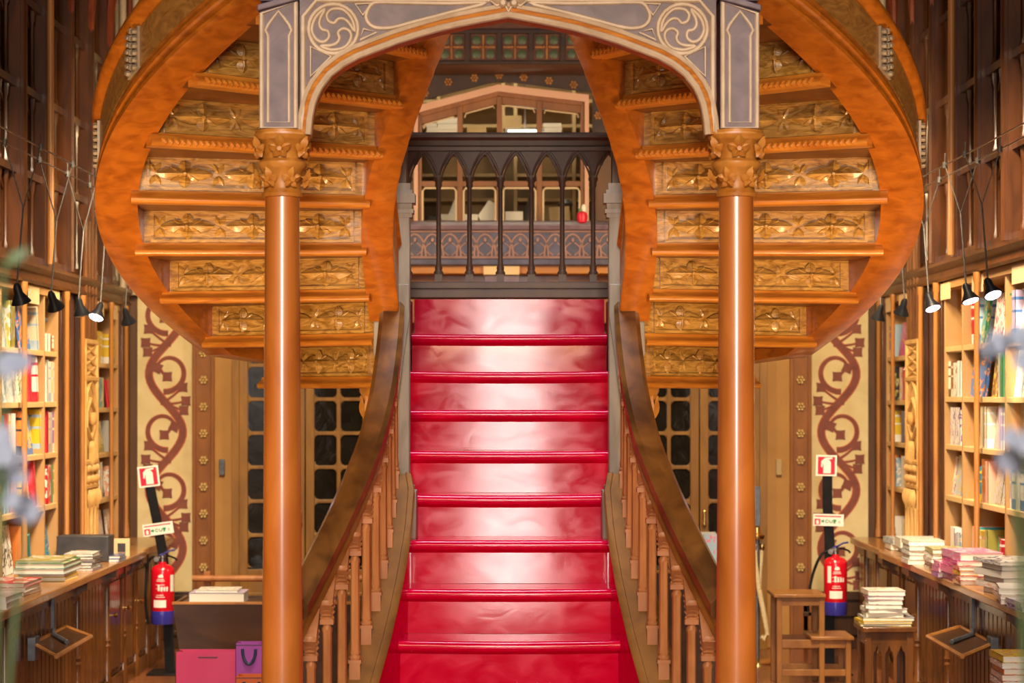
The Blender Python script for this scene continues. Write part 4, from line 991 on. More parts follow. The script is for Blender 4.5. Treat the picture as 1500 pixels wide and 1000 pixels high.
    for i, y in enumerate((10.95, 12.10, 12.65, 14.05, 14.55) if s < 0 else (10.9, 11.85, 12.72, 14.1, 14.6)):
        b = MB(); B(b, -0.004, 0.0, y - 0.14, y + 0.13, zc - 0.115, zc - 0.015)
        lab = b.build('card_label', 'label_cream', t)
    # upper gothic panelling
    t = thing('upper_panelling', (sx(0.1), 12.2, zc + 0.14), 'tall dark gothic panelling above the bookcases ' + SIDE[s], 'panelling')
    za = zc + 0.14; zt = 6.6
    b = MB(); B(b, 0.15, 0.19, 8.2, BW - 0.02, za, zt); b.build('backing', 'dark_wood', t, smooth=0)
    posts = [8.7 + 0.645 * i for i in range(10)]
    tiers = [za + 0.02, za + 0.52, za + 1.02, za + 1.55, za + 2.15, za + 2.75]
    for y in posts:
        b = MB(); B(b, 0.03, 0.15, y - 0.035, y + 0.035, za, zt); b.tube([(sx(0.02), y, za), (sx(0.02), y, zt)], 0.024, 8); b.build('post', 'tracery_wood', t)
    for z in tiers:
        b = MB(); B(b, 0.05, 0.15, 8.2, BW - 0.02, z - 0.022, z + 0.022); b.build('tier_rail', 'tracery_wood', t)
    first = None
    for i in range(len(posts)):
        for k in range(1, 4):
            y = posts[i] + 0.645 * k / 4
            if y > BW - 0.1: continue
            b = MB()
            for z0, z1 in zip(tiers[:-1], tiers[1:]):
                h = z1 - z0
                b.lathe([(0.020, z0 + 0.022), (0.020, z0 + 0.05), (0.011, z0 + 0.075), (0.011, z1 - 0.10), (0.018, z1 - 0.08), (0.022, z1 - 0.022)], (sx(0.085), y, 0), 8)
                for g in (-1, 1):
                    b.tube([Vector((sx(0.10), y + g * 0.0806 * (1 - (1 - e) ** 1.6), z1 - 0.13 + 0.105 * e)) for e in [q / 4 for q in range(5)]], 0.008, 5, up=(1, 0, 0))
            b.build('mullion', 'tracery_wood', t)
    # ribs of the vault springing from the posts
    for y in posts[1:]:
        b = MB()
        for g in (-1, 1):
            b.tube([Vector((sx(0.02 - 0.55 * e * e), y + g * 0.30 * e, za + 1.65 + 1.5 * (1 - (1 - e) ** 1.5))) for e in [q / 8 for q in range(9)]], 0.022, 6)
        b.build('vault_rib', 'red_rib', t)
    # thin gilded pole rising from the cornice
    yp_ = 12.28
    tag(MB().tube([(sx(-0.06), yp_, zc + 0.131), (sx(-0.06), yp_, 6.4)], 0.021, 10).build('gilded_pole', 'gilt_wood', at=(sx(-0.06), yp_, zc + 0.13)), 'tall thin gilded pole rising above the bookcase rail ' + SIDE[s], 'pole')
    # ---------------- counter
    XE = 2.40 if s < 0 else 2.44
    t = thing('shop_counter', (s * 2.6, 11.6, 0), 'long panelled wooden counter below the bookcases ' + SIDE[s], 'counter')
    b = MB()
    xb_ = s * (X + 0.30)
    b.box(min(s * XE, xb_), max(s * XE, xb_), 8.4, 13.55, CT - 0.045, CT)
    xe2 = s * (XE + 0.04)
    b.box(min(xe2, xb_), max(xe2, xb_), 13.55, 14.90, CT - 0.05, CT - 0.004)
    b.build('worktop', 'counter_top', t, bevel=0.008)
    body = MB(); xs = s * (XE + 0.10)
    body.box(min(xs, xb_), max(xs, xb_), 8.4, 14.86, 0.10, CT - 0.051)
    body.box(min(xs - s * 0.02, xb_), max(xs - s * 0.02, xb_), 8.4, 14.86, 0.0, 0.10)
    yy = 8.45
    while yy < 14.8:      # vertical boarding
        body.box(min(xs - s * 0.008, xs), max(xs - s * 0.008, xs), yy, yy + 0.075, 0.12, CT - 0.10); yy += 0.095
    body.box(min(xs - s * 0.02, xs), max(xs - s * 0.02, xs), 8.4, 14.86, CT - 0.115, CT - 0.052)
    body.build('cabinet_body', 'counter_wood', t, bevel=0.003)
    for y in (9.3, 10.15, 11.75, 12.62, 13.5):
        c = MB(); hw = 0.03
        pts = [(xs, CT - 0.052), (s * (XE + 0.015), CT - 0.052), (s * (XE + 0.015), CT - 0.09)] + [(s * (XE + 0.02 + 0.08 * math.sin(e * pi / 2)), CT - 0.09 - 0.16 * (1 - math.cos(e * pi / 2))) for e in [q / 6 for q in range(1, 7)]] + [(xs, CT - 0.27)]
        c.ext([(p[0], y - hw, p[1]) for p in pts], (0, 2 * hw, 0)); c.build('corbel', 'counter_wood', t, bevel=0.003)
    for y in (9.25, 10.1, 11.8, 12.67, 13.2, 13.62, 14.05, 14.5):
        c = MB(); c.lathe([(0.030, 0.0), (0.030, 0.12), (0.022, 0.14), (0.026, 0.17), (0.018, 0.19), (0.018, 0.30), (0.024, 0.315), (0.018, 0.33), (0.026, 0.35), (0.018, 0.37), (0.017, CT - 0.06)], (xs - s * 0.012, y, 0), 10); c.build('turned_shaft', 'counter_wood', t)
    for y in (12.85, 13.30, 13.75):
        dd = MB(); dd.box(min(xs - s * 0.022, xs - s * 0.006), max(xs - s * 0.022, xs - s * 0.006), y - 0.19, y + 0.19, 0.15, CT - 0.14)
        do = dd.build('cabinet_door', 'counter_wood', t, bevel=0.006)
        kb = MB(); kb.lathe([(0.006, 0), (0.006, 0.02), (0.016, 0.028), (0.018, 0.038), (0.010, 0.046)], (0, 0, 0), 10, Matrix.Translation((xs - s * 0.022, y - 0.13, 0.50)) @ Matrix.Rotation(-s * pi / 2, 4, 'Y'))
        kb.build('knob', 'brass', do)
    # hinged tray hanging on the counter
    t = thing('hanging_tray', (s * 2.38, 10.85, 0.56), 'dark tray hanging from the counter front ' + SIDE[s], 'tray')
    xt = XE + 0.065
    tray = [Vector((s * (xt + 0.005), 10.62, 0.565)), Vector((s * (xt + 0.005), 11.40, 0.565)), Vector((s * 2.25, 11.02, 0.555)), Vector((s * 2.25, 10.17, 0.555))]
    MB().ext(tray, (0, 0, 0.012)).build('tray_board', 'bin_wood', t, smooth=0)
    e = MB()
    for i in range(4): e.tube([tray[i] + Vector((0, 0, 0.012)), tray[(i + 1) % 4] + Vector((0, 0, 0.012))], 0.012, 6)
    e.build('tray_rim', 'gilt_wood', t)
    br = MB(); br.box(s * xt - 0.010, s * xt + 0.010, 11.05, 11.10, 0.585, 0.79)
    MB().box(min(s * (xt - 0.03), s * (xt + 0.01)), max(s * (xt - 0.03), s * (xt + 0.01)), 10.52, 10.62, 0.50, 0.62).build('side_clamp', 'dark_steel', t, bevel=0.002)
    br.tube([(s * xt, 11.07, 0.60), (s * (xt - 0.03), 10.95, 0.585), (s * 2.30, 10.65, 0.582)], 0.014, 6)
    br.build('metal_bracket', 'dark_steel', t, bevel=0.002)

# ------------------------------------------------------------------ cable lamps
for s in (-1, 1):
    W1, W2, zw = 2.20, 2.32, EYE + 1.166
    t = thing('lamp_cables', (s * 2.26, 10, zw), 'pair of taut cables carrying small lamps ' + SIDE[s], 'cable')
    for xw in (W1, W2): MB().tube([(s * xw, 8.0, zw), (s * xw, 12.6, zw)], 0.0035, 6).build('cable', 'steel', t)
    spots = [(9.36, 0), (10.06, 0), (10.7, 0), (11.27, 1), (12.0, 0)] if s < 0 else [(9.63, 1), (10.09, 2), (10.99, 1), (11.66, 0), (12.4, 0)]
    for i, (d, lit) in enumerate(spots):
        xl = s * 2.25; zl = EYE + (0.45 if s < 0 else 0.49)
        names = ['first', 'second', 'third', 'fourth', 'fifth']
        t = thing('cable_lamp', (xl, d, zw), '%s small black cone lamp, %s along the cables %s' % ({0: 'unlit', 1: 'lit', 2: 'dimly lit'}[lit], names[i] if s < 0 else names[i], SIDE[s]), 'lamp')
        r = MB(); j = Vector((xl, d + 0.12, zl + 0.42))
        r.tube([(s * W1, d + 0.25, zw + 0.06), (s * W1, d + 0.25, zw), j], 0.0032, 6); r.tube([(s * W2, d + 0.05, zw + 0.06), (s * W2, d + 0.05, zw), j], 0.0032, 6); r.tube([j, (xl, d, zl + 0.06)], 0.0045, 6)
        for xw, dd in ((W1, 0.25), (W2, 0.05)): r.lathe([(0.012, -0.015), (0.012, 0.015)], (s * xw, d + dd, zw), 8)
        r.build('hanging_rods', 'rod_steel', t)
        tilt = [0.5, 0.9, 0.2, -0.75, 0.7][i] if s < 0 else [-0.8, -0.5, -0.6, 0.6, 0.4][i]
        mx = Matrix.Translation((xl, d, zl + 0.05)) @ Matrix.Rotation(-s * 0.25 if lit else s * 0.2, 4, 'Y') @ Matrix.Rotation(tilt * 0.6, 4, 'X')
        h = MB(); h.lathe([(0.010, 0.015), (0.018, 0.0), (0.020, -0.03), (0.046, -0.075), (0.046, -0.079), (0.040, -0.079), (0.016, -0.03)], (0, 0, 0), 16, mx); h.build('lamp_shade', 'black_metal', t)
        l = MB(); l.lathe([(0.0395, -0.076), (0.035, -0.083), (0.02, -0.087), (0.004, -0.088)], (0, 0, 0), 16, mx); l.build('lens', 'lamp_lens' if lit == 1 else ('lamp_lens' if lit == 2 else 'lamp_lens_off'), t)
        if lit == 1:
            L = bpy.data.lights.new('lamp_beam', 'SPOT'); L.energy = 34; L.spot_size = 1.7; L.spot_blend = 0.6; L.color = (1.0, 0.84, 0.66); L.shadow_soft_size = 0.03
            o = bpy.data.objects.new('lamp_beam', L); o.location = mx @ Vector((0, 0, -0.10)); dv = Vector((s * 2.9, d + 0.5, 1.3)) - o.location
            o.rotation_euler = dv.to_track_quat('-Z', 'Y').to_euler(); col.objects.link(o)
# ------------------------------------------------------------------ books
COL = {'white': (0.82, 0.79, 0.72), 'cream': (0.74, 0.63, 0.43), 'grey': (0.45, 0.43, 0.40), 'pale blue': (0.36, 0.50, 0.62), 'blue': (0.05, 0.17, 0.46), 'navy': (0.03, 0.05, 0.16),
       'red': (0.60, 0.025, 0.045), 'orange': (0.72, 0.22, 0.04), 'yellow': (0.74, 0.50, 0.03), 'olive': (0.30, 0.27, 0.05), 'green': (0.04, 0.25, 0.10), 'teal': (0.03, 0.27, 0.30),
       'purple': (0.22, 0.10, 0.40), 'pink': (0.72, 0.20, 0.34), 'salmon': (0.78, 0.38, 0.26), 'brown': (0.22, 0.10, 0.04), 'black': (0.03, 0.03, 0.035), 'magenta': (0.62, 0.05, 0.28), 'lilac': (0.52, 0.42, 0.62)}
_bm = {}
def book_mat(c, c2=None, pattern='band'):
    key = (c, c2, pattern)
    if key in _bm: return _bm[key]
    m = mat('cover_' + c.replace(' ', '_') + ('_' + c2.replace(' ', '_') if c2 else ''), COL[c], 0.32, 0, 0.5, 0.15)
    nt = m.node_tree; N = nt.nodes; L = nt.links; b = N['Principled BSDF']
    tc = N.new('ShaderNodeTexCoord')
    if c2:
        if pattern == 'band':
            sep = N.new('ShaderNodeSeparateXYZ'); L.new(tc.outputs['Generated'], sep.inputs[0]); rp = N.new('ShaderNodeValToRGB'); rp.color_ramp.interpolation = 'CONSTANT'
            el = rp.color_ramp.elements; el[0].position = 0; el[0].color = (*COL[c2], 1); el[1].position = 0.22; el[1].color = (*COL[c], 1)
            for p, cc in ((0.55, c2), (0.60, c), (0.80, c2), (0.86, c)): e = el.new(p); e.color = (*COL[cc], 1)
            L.new(sep.outputs['Z'], rp.inputs[0]); L.new(rp.outputs[0], b.inputs['Base Color'])
        else:
            nz = N.new('ShaderNodeTexNoise'); nz.inputs['Scale'].default_value = 4.5 if pattern == 'art' else 9; nz.inputs['Detail'].default_value = 1.5; L.new(tc.outputs['Generated'], nz.inputs['Vector'])
            rp = N.new('ShaderNodeValToRGB'); el = rp.color_ramp.elements; rp.color_ramp.interpolation = 'CONSTANT'
            el[0].position = 0; el[0].color = (*COL[c], 1); el[1].position = 0.52; el[1].color = (*COL[c2], 1); e = el.new(0.60); e.color = (*COL['cream'], 1); e = el.new(0.64); e.color = (*COL[c], 1)
            L.new(nz.outputs['Fac'], rp.inputs[0]); L.new(rp.outputs[0], b.inputs['Base Color'])
    _bm[key] = m
    return m
def book(mx, T, H, D, c, label, group=None, c2=None, pattern='band', name='book', cat='book'):
    """closed book: T thick (local x), D deep (local y, spine at y=0), H high (local z)"""
    k = 0.0022; mb = MB()
    mb.box(0, T, 0, k * 1.5, 0, H, mx); mb.box(0, k, 0, D, 0, H, mx); mb.box(T - k, T, 0, D, 0, H, mx)
    o = mb.build(name, book_mat(c, c2, pattern), at=mx @ Vector((T / 2, D / 2, 0)), smooth=0)
    pg = MB(); pg.box(k, T - k, k * 1.5, D - 0.004, 0.004, H - 0.004, mx); pg.build('pages', 'page', o, smooth=0)
    return tag(o, label, cat, group)
ORD = ['first', 'second', 'third', 'fourth', 'fifth', 'sixth', 'seventh', 'eighth', 'ninth', 'tenth', 'eleventh', 'twelfth', 'thirteenth', 'fourteenth', 'fifteenth', 'sixteenth', 'seventeenth', 'eighteenth']
SHN = ['top shelf', 'second shelf', 'third shelf', 'fourth shelf', 'bottom shelf']
def upright(s, y, z, T, H, D, c, label, group, c2=None, pattern='band', lean=0.0, off=0.03):
    """book standing with its spine to the room, thickness along y"""
    x = s * (XL[s] + off)
    base = Matrix.Translation((x, y, z))
    # local x -> +y (thickness), local y -> into the shelf, local z up
    R = Matrix(((0, s, 0, 0), (1, 0, 0, 0), (0, 0, 1, 0), (0, 0, 0, 1)))
    Lm = Matrix.Rotation(lean, 4, 'X')
    return book(base @ Lm @ R, T, H, D, c, label, group, c2, pattern)
def faceout(s, y, z, W, H, c, label, group, c2=None, pattern='art', tilt=0.12, T=0.022):
    """book displayed with its front cover to the room"""
    x = s * (XL[s] + 0.05)
    base = Matrix.Translation((x, y, z)) @ Matrix.Rotation(s * tilt, 4, 'Y')
    R = Matrix(((s, 0, 0, 0), (0, 1, 0, 0), (0, 0, 1, 0), (0, 0, 0, 1)))
    return book(base @ R, T, H, W, c, label, group, c2, pattern)
# each shelf: (kind, colour, second colour, span along the shelf seen from the hall, height[, lean]); u = spine, l = leaning spine, f = cover facing out
def run(s, bay, shelf, items):
    lv = LV[s] + [CT + 0.001]; z = lv[shelf] + 0.001
    if bay == 'narrow bay' and shelf < 4: z -= 0.045 if s < 0 else 0.025
    side = 'bag side' if s < 0 else 'stool side'
    for n, it in enumerate(items):
        kind, c, c2, pa, pb, H = it[:6]
        X_ = XL[s] + (0.05 if kind == 'f' else 0.03)
        ya, yb_ = sorted((X_ * F / abs(746 - pa), X_ * F / abs(746 - pb)))
        T = yb_ - ya - 0.002
        desc = c + (' and ' + c2 if c2 else '')
        lab = {'u': '%s book spine', 'l': '%s leaning book', 'f': '%s book cover'}[kind] % desc + ', %s on %s of %s, %s' % (ORD[n], SHN[shelf], bay, side)
        grp = 'books on %s of %s, %s' % (SHN[shelf], bay, side)
        if kind == 'u': upright(s, ya, z, T, H, 0.17, c, lab, grp, c2, 'band' if T < 0.09 else 'art')
        elif kind == 'l':
            lean = it[6]; tt = 0.045
            upright(s, ya if lean < 0 else yb_ - tt, z + tt * abs(math.sin(lean)) * (1 if lean < 0 else 0) + 0.001, tt, H, 0.17, c, lab, grp, c2, 'band', lean)
        else: faceout(s, ya, z, T, H, c, lab, grp, c2)
run(-1, 'wide bookcase', 0, [('u', 'white', None, -22, -14, 0.25), ('f', 'white', 'pale blue', -12, 6, 0.27)])
run(-1, 'wide bookcase', 1, [('u', 'blue', None, -24, -14, 0.24), ('f', 'pale blue', 'green', -12, 5, 0.25)])
run(-1, 'wide bookcase', 2, [('f', 'blue', 'yellow', -24, -8, 0.26), ('u', 'white', None, -7, -1, 0.25), ('u', 'teal', None, 0, 6, 0.24)])
run(-1, 'wide bookcase', 3, [('f', 'teal', 'white', -20, -4, 0.25), ('u', 'blue', 'white', -3, 5, 0.24)])
run(-1, 'wide bookcase', 4, [('u', 'cream', None, -18, -8, 0.24), ('u', 'red', 'white', -3, 4, 0.2)])
run(-1, 'broad compartment', 0, [('f', 'grey', 'white', 9, 15, 0.27), ('u', 'olive', 'grey', 16, 22, 0.27), ('f', 'blue', 'orange', 32, 45, 0.255), ('l', 'cream', 'pale blue', 44, 58, 0.26, 0.2)])
run(-1, 'broad compartment', 1, [('f', 'white', 'pale blue', 10, 26, 0.26), ('f', 'cream', 'green', 31, 40, 0.24), ('l', 'red', None, 38, 47, 0.27, 0.14), ('l', 'white', 'red', 46, 57, 0.27, 0.16)])
run(-1, 'broad compartment', 2, [('u', 'red', None, 9, 12, 0.25), ('u', 'cream', 'yellow', 12, 16, 0.24), ('u', 'white', None, 16, 23, 0.25), ('u', 'orange', 'black', 32, 37, 0.26), ('f', 'blue', 'yellow', 38, 49, 0.27), ('l', 'yellow', 'pale blue', 50, 62, 0.27, 0.14)])
run(-1, 'broad compartment', 3, [('u', 'pale blue', None, 9, 14, 0.24), ('u', 'salmon', None, 15, 24, 0.24), ('u', 'yellow', 'black', 33, 36, 0.22), ('f', 'white', 'salmon', 36, 45, 0.25), ('l', 'red', None, 45, 54, 0.28, 0.2)])
run(-1, 'broad compartment', 4, [('f', 'white', 'black', 9, 21, 0.28), ('u', 'orange', None, 32, 38, 0.26), ('l', 'teal', None, 38, 46, 0.2, 0.22)])
run(-1, 'slim compartment', 0, [('u', 'white', None, 70, 74, 0.11), ('u', 'brown', None, 74, 76, 0.1), ('u', 'white', 'brown', 76, 79, 0.1)])
run(-1, 'slim compartment', 1, [('u', 'white', None, 69.5, 71, 0.26), ('u', 'white', 'pale blue', 71, 75, 0.25), ('u', 'cream', 'white', 75, 78, 0.25), ('u', 'white', 'lilac', 78, 82, 0.245), ('u', 'cream', None, 82, 84, 0.24)])
run(-1, 'slim compartment', 2, [('u', 'red', None, 69.5, 71, 0.26), ('u', 'cream', 'grey', 71, 74, 0.25), ('u', 'lilac', 'grey', 74, 77, 0.25), ('u', 'purple', 'white', 77, 80, 0.25), ('u', 'purple', 'lilac', 80, 82, 0.25), ('u', 'lilac', 'purple', 82, 84, 0.25)])
run(-1, 'slim compartment', 3, [('u', 'red', 'white', 69.5, 74.5, 0.24), ('u', 'green', None, 74.5, 77.5, 0.24), ('u', 'olive', 'cream', 77.5, 80, 0.24), ('u', 'pale blue', 'cream', 80, 84, 0.23)])
run(-1, 'slim compartment', 4, [('f', 'teal', 'blue', 71.5, 84, 0.24)])
run(-1, 'narrow bay', 0, [('u', 'yellow', None, 138.5, 141, 0.215), ('u', 'yellow', 'olive', 141, 144, 0.215), ('u', 'yellow', None, 144, 147, 0.22), ('u', 'yellow', 'white', 147, 150, 0.215), ('u', 'yellow', 'white', 160, 162.5, 0.21), ('u', 'yellow', None, 162.5, 165, 0.21), ('u', 'yellow', 'olive', 165, 167.5, 0.205)])
run(-1, 'narrow bay', 1, [('u', 'salmon', 'white', 138.5, 141, 0.2), ('u', 'white', None, 141, 143.5, 0.21), ('u', 'teal', 'white', 143.5, 150, 0.21), ('u', 'cream', None, 150, 152, 0.21), ('f', 'red', None, 160.5, 171, 0.2)])
run(-1, 'narrow bay', 2, [('f', 'olive', 'yellow', 140, 153, 0.22), ('u', 'grey', None, 160, 163, 0.22), ('f', 'grey', 'orange', 163, 169, 0.21)])
run(-1, 'narrow bay', 3, [('f', 'salmon', 'red', 139, 147, 0.22), ('u', 'white', None, 147, 150, 0.25), ('f', 'black', 'cream', 150, 154, 0.2), ('u', 'salmon', 'white', 160, 164, 0.21), ('u', 'pale blue', None, 164, 166, 0.2)])
run(-1, 'narrow bay', 4, [('f', 'lilac', 'white', 140, 153, 0.22), ('f', 'white', 'salmon', 160, 166, 0.21)])
run(1, 'wide bookcase', 0, [('f', 'white', None, 1488, 1508, 0.28), ('u', 'lilac', 'blue', 1482, 1487, 0.27), ('l', 'green', 'red', 1474, 1481, 0.26, 0.16)])
run(1, 'wide bookcase', 1, [('f', 'white', 'green', 1498, 1516, 0.24), ('f', 'white', 'pale blue', 1479, 1496, 0.26)])
run(1, 'wide bookcase', 2, [('u', 'cream', None, 1510, 1518, 0.24), ('u', 'white', None, 1500, 1508, 0.22)])
run(1, 'wide bookcase', 3, [('u', 'white', 'blue', 1506, 1514, 0.26), ('u', 'white', 'purple', 1500, 1506, 0.255), ('u', 'white', 'blue', 1494, 1500, 0.25), ('u', 'white', None, 1488, 1494, 0.255), ('u', 'white', 'blue', 1482, 1488, 0.25), ('u', 'lilac', 'white', 1477, 1482, 0.25), ('l', 'blue', None, 1471, 1476, 0.27, -0.14)])
run(1, 'wide bookcase', 4, [('f', 'cream', 'blue', 1494, 1512, 0.25)])
run(1, 'broad compartment', 0, [('f', 'white', 'red', 1453, 1467, 0.28), ('f', 'green', 'yellow', 1430, 1441, 0.26), ('u', 'pale blue', 'blue', 1427, 1430, 0.27), ('l', 'red', 'white', 1421, 1426, 0.26, -0.1)])
run(1, 'broad compartment', 1, [('u', 'green', None, 1465, 1468, 0.25), ('u', 'grey', None, 1462, 1465, 0.25), ('f', 'brown', 'yellow', 1452, 1461, 0.26), ('f', 'blue', 'orange', 1410, 1441, 0.25)])
run(1, 'broad compartment', 2, [('u', 'lilac', 'white', 1466, 1469, 0.24), ('u', 'lilac', None, 1463, 1466, 0.24), ('f', 'grey', 'salmon', 1455, 1463, 0.25), ('u', 'cream', 'white', 1441, 1445, 0.24), ('u', 'cream', None, 1436, 1441, 0.24)])
run(1, 'broad compartment', 3, [('f', 'grey', 'olive', 1455, 1466, 0.24), ('u', 'salmon', None, 1443, 1447, 0.24), ('u', 'orange', 'salmon', 1438, 1443, 0.25), ('l', 'teal', 'yellow', 1431, 1437, 0.2, -0.14)])
run(1, 'broad compartment', 4, [('l', 'red', 'white', 1463, 1468, 0.22, 0.12), ('f', 'green', 'black', 1456, 1463, 0.22), ('u', 'olive', None, 1443, 1446, 0.25), ('u', 'yellow', 'orange', 1438, 1443, 0.24), ('u', 'yellow', 'white', 1434, 1438, 0.24), ('u', 'teal', None, 1431, 1434, 0.25), ('u', 'pale blue', 'navy', 1428, 1431, 0.25), ('u', 'salmon', None, 1424, 1428, 0.25)])
run(1, 'slim compartment', 1, [('u', 'white', None, 1402, 1406, 0.22), ('u', 'white', 'brown', 1396, 1402, 0.21), ('u', 'brown', 'cream', 1393, 1396, 0.22), ('u', 'white', 'black', 1389, 1393, 0.22)])
run(1, 'slim compartment', 2, [('u', 'white', 'purple', 1399, 1406, 0.23), ('u', 'white', 'purple', 1392, 1399, 0.23)])
run(1, 'slim compartment', 3, [('f', 'pale blue', 'yellow', 1398, 1407, 0.25), ('f', 'white', 'magenta', 1390, 1397, 0.24)])
run(1, 'slim compartment', 4, [('u', 'pale blue', 'white', 1401, 1406, 0.19), ('u', 'lilac', None, 1398.5, 1401, 0.18), ('u', 'white', None, 1392, 1398, 0.21)])
run(1, 'narrow bay', 0, [('f', 'magenta', 'red', 1316, 1332, 0.24), ('u', 'pale blue', None, 1306, 1309, 0.23), ('u', 'blue', 'cream', 1303, 1306, 0.22)])
run(1, 'narrow bay', 1, [('u', 'blue', 'white', 1328, 1333, 0.24), ('u', 'red', None, 1322, 1328, 0.21), ('u', 'white', 'red', 1317.5, 1322, 0.23), ('u', 'black', 'olive', 1305, 1309, 0.24), ('u', 'grey', 'white', 1301, 1304, 0.22), ('u', 'pale blue', 'white', 1297, 1301, 0.22)])
run(1, 'narrow bay', 2, [('u', 'cream', 'red', 1331, 1333.5, 0.22), ('u', 'white', None, 1328, 1331, 0.22), ('u', 'white', 'red', 1325, 1328, 0.22), ('u', 'navy', None, 1320, 1325, 0.22), ('u', 'yellow', 'white', 1306, 1308, 0.22), ('u', 'teal', 'black', 1303, 1306, 0.22), ('u', 'black', 'teal', 1299, 1303, 0.22)])
run(1, 'narrow bay', 3, [('u', 'white', None, 1331, 1334, 0.21), ('u', 'red', None, 1328, 1331, 0.22), ('u', 'white', 'salmon', 1324, 1328, 0.21), ('u', 'white', None, 1320, 1324, 0.22), ('u', 'pale blue', 'white', 1308, 1312, 0.2), ('u', 'orange', 'brown', 1302, 1308, 0.22)])
run(1, 'narrow bay', 4, [('u', 'white', 'cream', 1329, 1333, 0.17), ('u', 'cream', 'white', 1325, 1329, 0.17), ('u', 'white', 'grey', 1321, 1325, 0.16), ('l', 'white', None, 1303, 1309, 0.16, -0.1)])
# small dark sculptures on the shelves
for s, y in ((-1, 12.60), (1, 12.48)):
    z = LV[s][0] + (0.115 if s < 0 else 0.002); c = Vector((s * (XL[s] + 0.10), y, z)); o = MB()
    r_ = random.Random(5)
    if s < 0: z -= 0
    for k in range(9):
        h = 0.02 + k * 0.028; o.ell(c + Vector((r_.uniform(-.02, .02), r_.uniform(-.03, .03), h)), ((0.035 + r_.random() * .02, 0, 0), (0, 0.04 + r_.random() * .03, 0), (0, 0, 0.026)), 7, 5)
    tag(o.build('bronze_bust', 'dark_steel' if s < 0 else 'oak_dark', at=c), 'small dark bust high in the slim compartment ' + SIDE[s], 'sculpture')

# stacks lying flat on the counters: (x, y, list of (colour, second, thickness, w, d)), topmost last
def stack(s, x, y, items, where, grp, z=CT, ang=0.0, jit=0.008):
    zz = z + 0.0005; r_ = random.Random(int(abs(x * 100)) + int(y * 10))
    n = len(items)
    for i, (c, c2, T, W, D) in enumerate(items):
        a = ang + r_.uniform(-1, 1) * jit * 6
        # local x (thickness) -> up ; local y (spine to fore edge) -> away from room ; local z (height) -> y
        base = Matrix.Translation((x + r_.uniform(-1, 1) * jit, y + r_.uniform(-1, 1) * jit, zz)) @ Matrix.Rotation(a, 4, 'Z')
        R = Matrix(((0, 1, 0, 0), (0, 0, 1, 0), (1, 0, 0, 0), (0, 0, 0, 1)))
        base = base @ Matrix.Translation((-W / 2, -D / 2, 0)) @ R
        pos = 'topmost' if i == n - 1 else ('lowest' if i == 0 else '%s up' % ORD[i])
        book(base, T, D, W, c, '%s book, %s in %s' % (c + (' and ' + c2 if c2 else ''), pos, where), grp, c2, 'art' if c2 else 'band'); zz += T + 0.0008
    return zz
def ST(s, x, y, items, where, **k): return stack(s, s * x, y, items, where, 'books in the ' + where, **k)
W = ('white', None, .030, .2, .26)
ST(-1, 2.52, 9.95, [('white', 'grey', .03, .22, .30), ('white', None, .03, .22, .30)], 'white pile ending the bag side counter')
ST(-1, 2.60, 10.62, [('brown', 'cream', .02, .26, .34), ('white', 'red', .025, .26, .34), ('red', 'white', .022, .26, .36)], 'red pile on the bag side counter')
ST(-1, 2.58, 11.45, [('yellow', None, .022, .26, .30), ('yellow', 'orange', .022, .26, .30), ('pale blue', None, .03, .28, .46), ('green', 'cream', .028, .27, .44), ('olive', 'grey', .012, .25, .40)], 'green pile on the bag side counter')
ST(-1, 2.52, 12.10, [('navy', 'white', .016, .17, .24), ('grey', 'navy', .016, .17, .24), ('navy', 'grey', .016, .17, .24), ('grey', None, .016, .17, .24), ('charcoal' if False else 'black', 'grey', .016, .17, .24), ('grey', 'white', .016, .17, .24)], 'grey booklet pile on the bag side counter')
ST(-1, 2.48, 12.75, [('blue', 'white', .018, .16, .22), ('navy', 'blue', .018, .16, .22)], 'thin blue pair on the bag side counter')
t = thing('presentation_case', (-2.66, 12.55, CT), 'black presentation case with small gold plate on the bag side counter', 'box')
MB().box(-2.79, -2.47, 12.62, 12.80, CT + 0.001, CT + 0.16, None).build('case_body', 'charcoal', t, bevel=0.005)
MB().box(-2.665, -2.60, 12.612, 12.6195, CT + 0.03, CT + 0.075).build('name_plate', 'brass', t)
t = thing('small_card', (-2.47, 13.05, CT), 'small cream card with a dark picture standing on the bag side counter', 'card')
MB().box(-2.52, -2.42, 13.05, 13.07, CT + 0.001, CT + 0.115).build('card_board', 'label_cream', t); MB().box(-2.495, -2.445, 13.045, 13.0495, CT + 0.03, CT + 0.085).build('printed_picture', 'charcoal', t)
K = 'stool side counter'
ST(1, 2.66, 13.72, [('white', 'grey', .035, .24, .26), ('pale blue', 'white', .04, .26, .3)], 'blue-topped pair on the ' + K)
ST(1, 2.60, 13.05, [W, W, ('white', None, .06, .26, .28)], 'thick white pile on the ' + K)
ST(1, 2.53, 12.55, [('white', 'pale blue', .028, .2, .26)] * 4 + [('white', 'cream', .028, .22, .26)], 'white paperback pile on the ' + K)
ST(1, 2.56, 12.02, [('white', 'brown', .026, .2, .28), ('brown', 'white', .026, .2, .28), ('white', 'brown', .026, .2, .28), ('white', None, .026, .2, .28), ('olive', 'cream', .026, .2, .28)], 'brown pile on the ' + K)
ST(1, 2.56, 11.35, [('magenta', 'lilac', .04, .24, .4), ('pink', 'magenta', .042, .24, .4), ('magenta', 'pink', .04, .24, .4), ('pink', 'lilac', .042, .24, .4)], 'tall pink pile on the ' + K)
ST(1, 2.48, 11.62, [('purple', 'pink', .028, .12, .16), ('pink', 'purple', .03, .12, .16), ('magenta', 'white', .028, .12, .16)], 'small magenta pile by the pink books')
